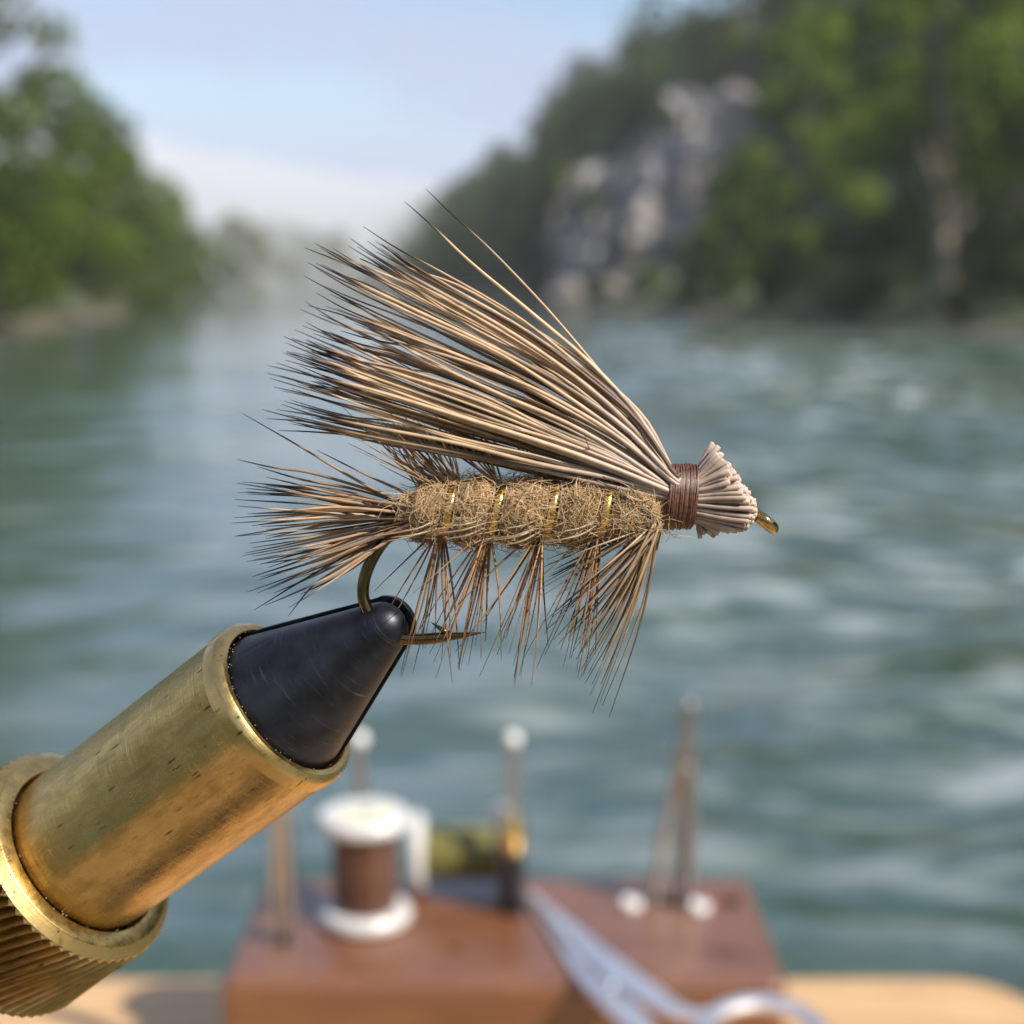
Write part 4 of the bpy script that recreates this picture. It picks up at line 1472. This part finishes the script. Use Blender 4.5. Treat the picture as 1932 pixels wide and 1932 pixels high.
for ub, vbot, nb_ in ((834, 1004, 17), (924, 1008, 22), (1025, 1006, 22), (1130, 996, 20)):
    for k in range(nb_):                                         # hanging fan
        f = max(0.001, (k + gh.uniform(-.3, .3)) / nb_)
        ang = R(-172 + 86 * f ** .55) if k % 4 == 0 else R(gh.gauss(-101, 10))
        L = gh.uniform(215, 300) if ang > R(-125) else gh.uniform(120, 220)
        dv = gh.gauss(0, 50)
        r0 = body_r(ub) * .55
        st = (ub + gh.uniform(-4, 4), vbot - 14, gh.uniform(-10, 34))
        mid = (st[0] + math.cos(ang) * L * .5 + gh.uniform(-6, 6), st[1] - math.sin(ang) * L * .5, st[2] + dv * .5)
        end = (st[0] + math.cos(ang) * L + gh.uniform(-10, 3), st[1] - math.sin(ang) * L, st[2] + dv)
        strand('hackle_fibre', [st, mid, end], gh.uniform(1.6, 2.5), .35, hackle_cols(), 12, 5, .25, M_FIBRE)
    for k in range(13):                                          # upward, swept back under the wing
        ang = R(gh.gauss(136, 15))
        L = gh.uniform(110, 215)
        st = (ub + 22 + gh.uniform(-4, 4), body_c(ub) - body_r(ub) * .8, gh.uniform(-16, 26))
        dv = gh.gauss(0, 45)
        bnd = gh.uniform(-10, 12)
        mid = (st[0] + math.cos(ang) * L * .5 + bnd, st[1] - math.sin(ang) * L * .5 + bnd * .3, st[2] + dv * .4)
        end = (st[0] + math.cos(ang) * L, st[1] - math.sin(ang) * L, st[2] + dv)
        strand('hackle_fibre', [st, mid, end], gh.uniform(1.4, 2.3), .35, [(q_, tuple(min(.7, x * 1.5) for x in c_)) for q_, c_ in hackle_cols()], 12, 5, .3, M_FIBRE)
    for k in range(4):                                           # toward the viewer, curving back over the body
        ang = R(gh.uniform(-165, -150)); L = gh.uniform(70, 120)
        st = (ub, body_c(ub) + gh.uniform(8, 34), 44)
        mid = (st[0] + math.cos(ang) * L * .5, st[1] - math.sin(ang) * L * .5, 66 + gh.uniform(0, 10))
        end = (st[0] + math.cos(ang) * L, st[1] - math.sin(ang) * L * .7, 72 + gh.uniform(0, 24))
        strand('hackle_fibre', [st, mid, end], 2.6, .35, [(0, (.22, .13, .06)), (.5, (.42, .29, .15)), (1, (.40, .28, .16))], 12, 5, .3, M_FIBRE)
for k in range(40):
    ang = R(gh.uniform(105, 158)); L = gh.uniform(90, 235)
    st = (gh.uniform(790, 880), 920 + gh.uniform(-4, 8), gh.uniform(-20, 34))
    bnd = gh.uniform(-12, 12); dv = gh.gauss(0, 45)
    strand('hackle_fibre', [st, (st[0] + math.cos(ang) * L * .5 + bnd, st[1] - math.sin(ang) * L * .5 + bnd * .4, st[2] + dv * .4), (st[0] + math.cos(ang) * L, st[1] - math.sin(ang) * L, st[2] + dv)], gh.uniform(1.3, 2.2), .35, [(0, (.40, .25, .12)), (.5, (.62, .44, .26)), (.85, (.45, .31, .18)), (1, (.10, .07, .05))], 12, 5, .3, M_FIBRE)
# collar behind the thread band, swept down and back
for k in range(52):
    f = gh.random()
    ang = R(-(106 + 62 * f ** 1.3) + gh.uniform(-3, 3))
    L = gh.uniform(270, 365) * (1 - .36 * f)
    st = (1240 + gh.uniform(-8, 10), 990 + gh.uniform(-12, 6) - 8 * f, gh.uniform(0, 40) if k % 3 else gh.uniform(-30, 10))
    dv = gh.gauss(10, 60)
    sag = gh.uniform(4, 22)
    mid = (st[0] + math.cos(ang) * L * .5 + sag * .6, st[1] - math.sin(ang) * L * .5 - sag * .2, st[2] + dv * .5)
    end = (st[0] + math.cos(ang) * L - 6, st[1] - math.sin(ang) * L + 4, st[2] + dv)
    m_ = gh.uniform(.75, 1.2)
    c0 = tuple(x * m_ for x in gh.choice([(.22, .13, .06), (.36, .24, .13), (.50, .36, .22)]))
    strand('hackle_fibre', [st, mid, end], gh.uniform(2.0, 3.6), .4, [(0, c0), (.55, c0), (.85, tuple(x * .6 for x in c0)), (1, (.04, .03, .03))], 14, 5, .3, M_FIBRE)
# short upper collar tufts between wing and body
for k in range(16):
    ang = R(gh.uniform(138, 176)); L = gh.uniform(60, 150)
    st = (1228 + gh.uniform(-10, 8), 968 + gh.uniform(-10, 10), gh.uniform(30, 48))
    strand('hackle_fibre', [st, (st[0] + math.cos(ang) * L * .5, st[1] - math.sin(ang) * L * .5 - 4, st[2] + 10), (st[0] + math.cos(ang) * L, st[1] - math.sin(ang) * L * .8, st[2] + 12)], 1.9, .35,
           [(0, (.14, .08, .035)), (.5, (.36, .24, .12)), (1, (.40, .28, .16))], 10, 5, .3, M_FIBRE)

# thread band
gb = random.Random(2)
BC0, BV = 1284, 937
V_, F_ = [], []
prof = [(1256, 44), (1259, 55), (1266, 58), (1284, 59), (1303, 59), (1310, 56), (1314, 46)]
for u, r in prof:
    for k in range(36):
        a = 2 * math.pi * k / 36
        V_.append(FP(u - 5 * -math.cos(a) * 1, BV - r * math.cos(a), r * .82 * math.sin(a)))
for i in range(len(prof) - 1):
    for k in range(36):
        k2 = (k + 1) % 36
        F_.append((i * 36 + k2, i * 36 + k, (i + 1) * 36 + k, (i + 1) * 36 + k2))
F_.append(tuple(range(36))); F_.append(tuple((len(prof) - 1) * 36 + k for k in range(35, -1, -1)))
band = fpart('thread_band', (V_, F_), m_thread)
wr = []
for k in range(70):
    u0 = 1259 + 52 * ((k * .618) % 1.0)
    rr = 59 + gb.uniform(-.6, 2.2) - 3 * max(0, abs(u0 - 1284) - 22) / 6
    tlt = gb.uniform(-3.5, 3.5); ph = gb.uniform(0, 6.28)
    pts = []
    for j in range(41):
        a = 2 * math.pi * j / 40
        pts.append(FP(u0 + 5 * math.cos(a) + tlt * math.cos(a - ph) + gb.uniform(-.25, .25), BV - (rr + 1.2 * math.sin(2 * a + ph)) * math.cos(a), rr * .82 * math.sin(a)))
    wr.append(tube(pts, gb.uniform(.9, 1.4) * PX, 5, cap=False))
tw = fpart('thread_wraps', join(*wr), m_thread, band); tw['kind'] = 'stuff'
fz = []
for k in range(26):
    a = gb.uniform(-1.4, 1.4); u0 = gb.uniform(1260, 1308); L = gb.uniform(4, 10)
    p0 = FP(u0, BV - 60 * math.cos(a), 50 * math.sin(a)); p1_ = FP(u0 + gb.uniform(-6, 6), BV - (60 + L) * math.cos(a), 50 * math.sin(a) + gb.uniform(0, 5))
    fz.append(tube([p0, (p0 + p1_) / 2 + CX * gb.uniform(-2, 2) * PX, p1_], .4 * PX, 3))
fu = fpart('loose_filaments', join(*fz), m_thread, band); fu['kind'] = 'stuff'

# head: trimmed butts of the wing hair flaring past the band
ghd = random.Random(14)


def cut_u(v):
    """how far the trimmed ends reach at picture height v"""
    return float(np.interp(v, [833, 850, 875, 900, 930, 958, 980, 1000, 1016], [1344, 1356, 1374, 1392, 1413, 1430, 1424, 1404, 1352]))


N_H = 225
for k in range(N_H):
    f = math.sqrt((k + .5) / N_H)
    psi = k * 2.39996
    up = math.cos(psi)
    ve = 932 - f * up * (99 if up > 0 else 84)
    ze = 62 * f * math.sin(psi)
    ue = cut_u(ve) - 20 * (f * math.sin(psi)) ** 2 + ghd.uniform(-7, 4)
    if ve > 990: ue -= ghd.uniform(0, 60) * (ve - 990) / 26
    ue = max(ue, 1322)
    if ghd.random() < .12: ue -= ghd.uniform(4, 16)
    knee = (1314 + 3 * ghd.random(), BV - 51 * f * up, 43 * f * math.sin(psi))
    st = (1298, BV - 49 * f * up, 41 * f * math.sin(psi))
    end = (ue, ve + ghd.uniform(-3, 3), ze + ghd.uniform(-3, 3))
    bnd = ghd.uniform(-2.5, 2.5)
    pts = [FP(*st), FP(*knee)] + [FP(knee[0] + (end[0] - knee[0]) * q_, knee[1] + (end[1] - knee[1]) * q_ ** .9 + bnd * math.sin(3.14 * q_), knee[2] + (end[2] - knee[2]) * q_) for q_ in (.33, .66, .97, 1.0)]
    r = ghd.uniform(4.0, 5.3)
    pts.append(pts[-1] - (pts[-1] - pts[-2]).normalized() * 1.6 * PX)
    V_, F_ = tube(pts[:6], [r * .75 * PX, r * .88 * PX, r * .96 * PX, r * PX, r * 1.04 * PX, r * .84 * PX], 8, cap=False)
    nn_ = (pts[5] - pts[4]).normalized()
    V_ += [pts[6] + (V_[40 + j] - pts[5]) * .55 for j in range(8)]
    F_ += [(40 + j, 40 + (j + 1) % 8, 48 + (j + 1) % 8, 48 + j) for j in range(8)] + [tuple(range(48, 56))]
    m_ = ghd.uniform(.82, 1.08)
    c0 = np.array((0.52, 0.395, 0.315)) * m_; ce = np.array((0.68, 0.54, 0.45)) * m_
    tint = [tuple(c0)] * 32 + [tuple(ce)] * 16 + [tuple(ce * .45)] * 8
    fpart('head_hair', (V_, F_), M_WING, None, True, tint)
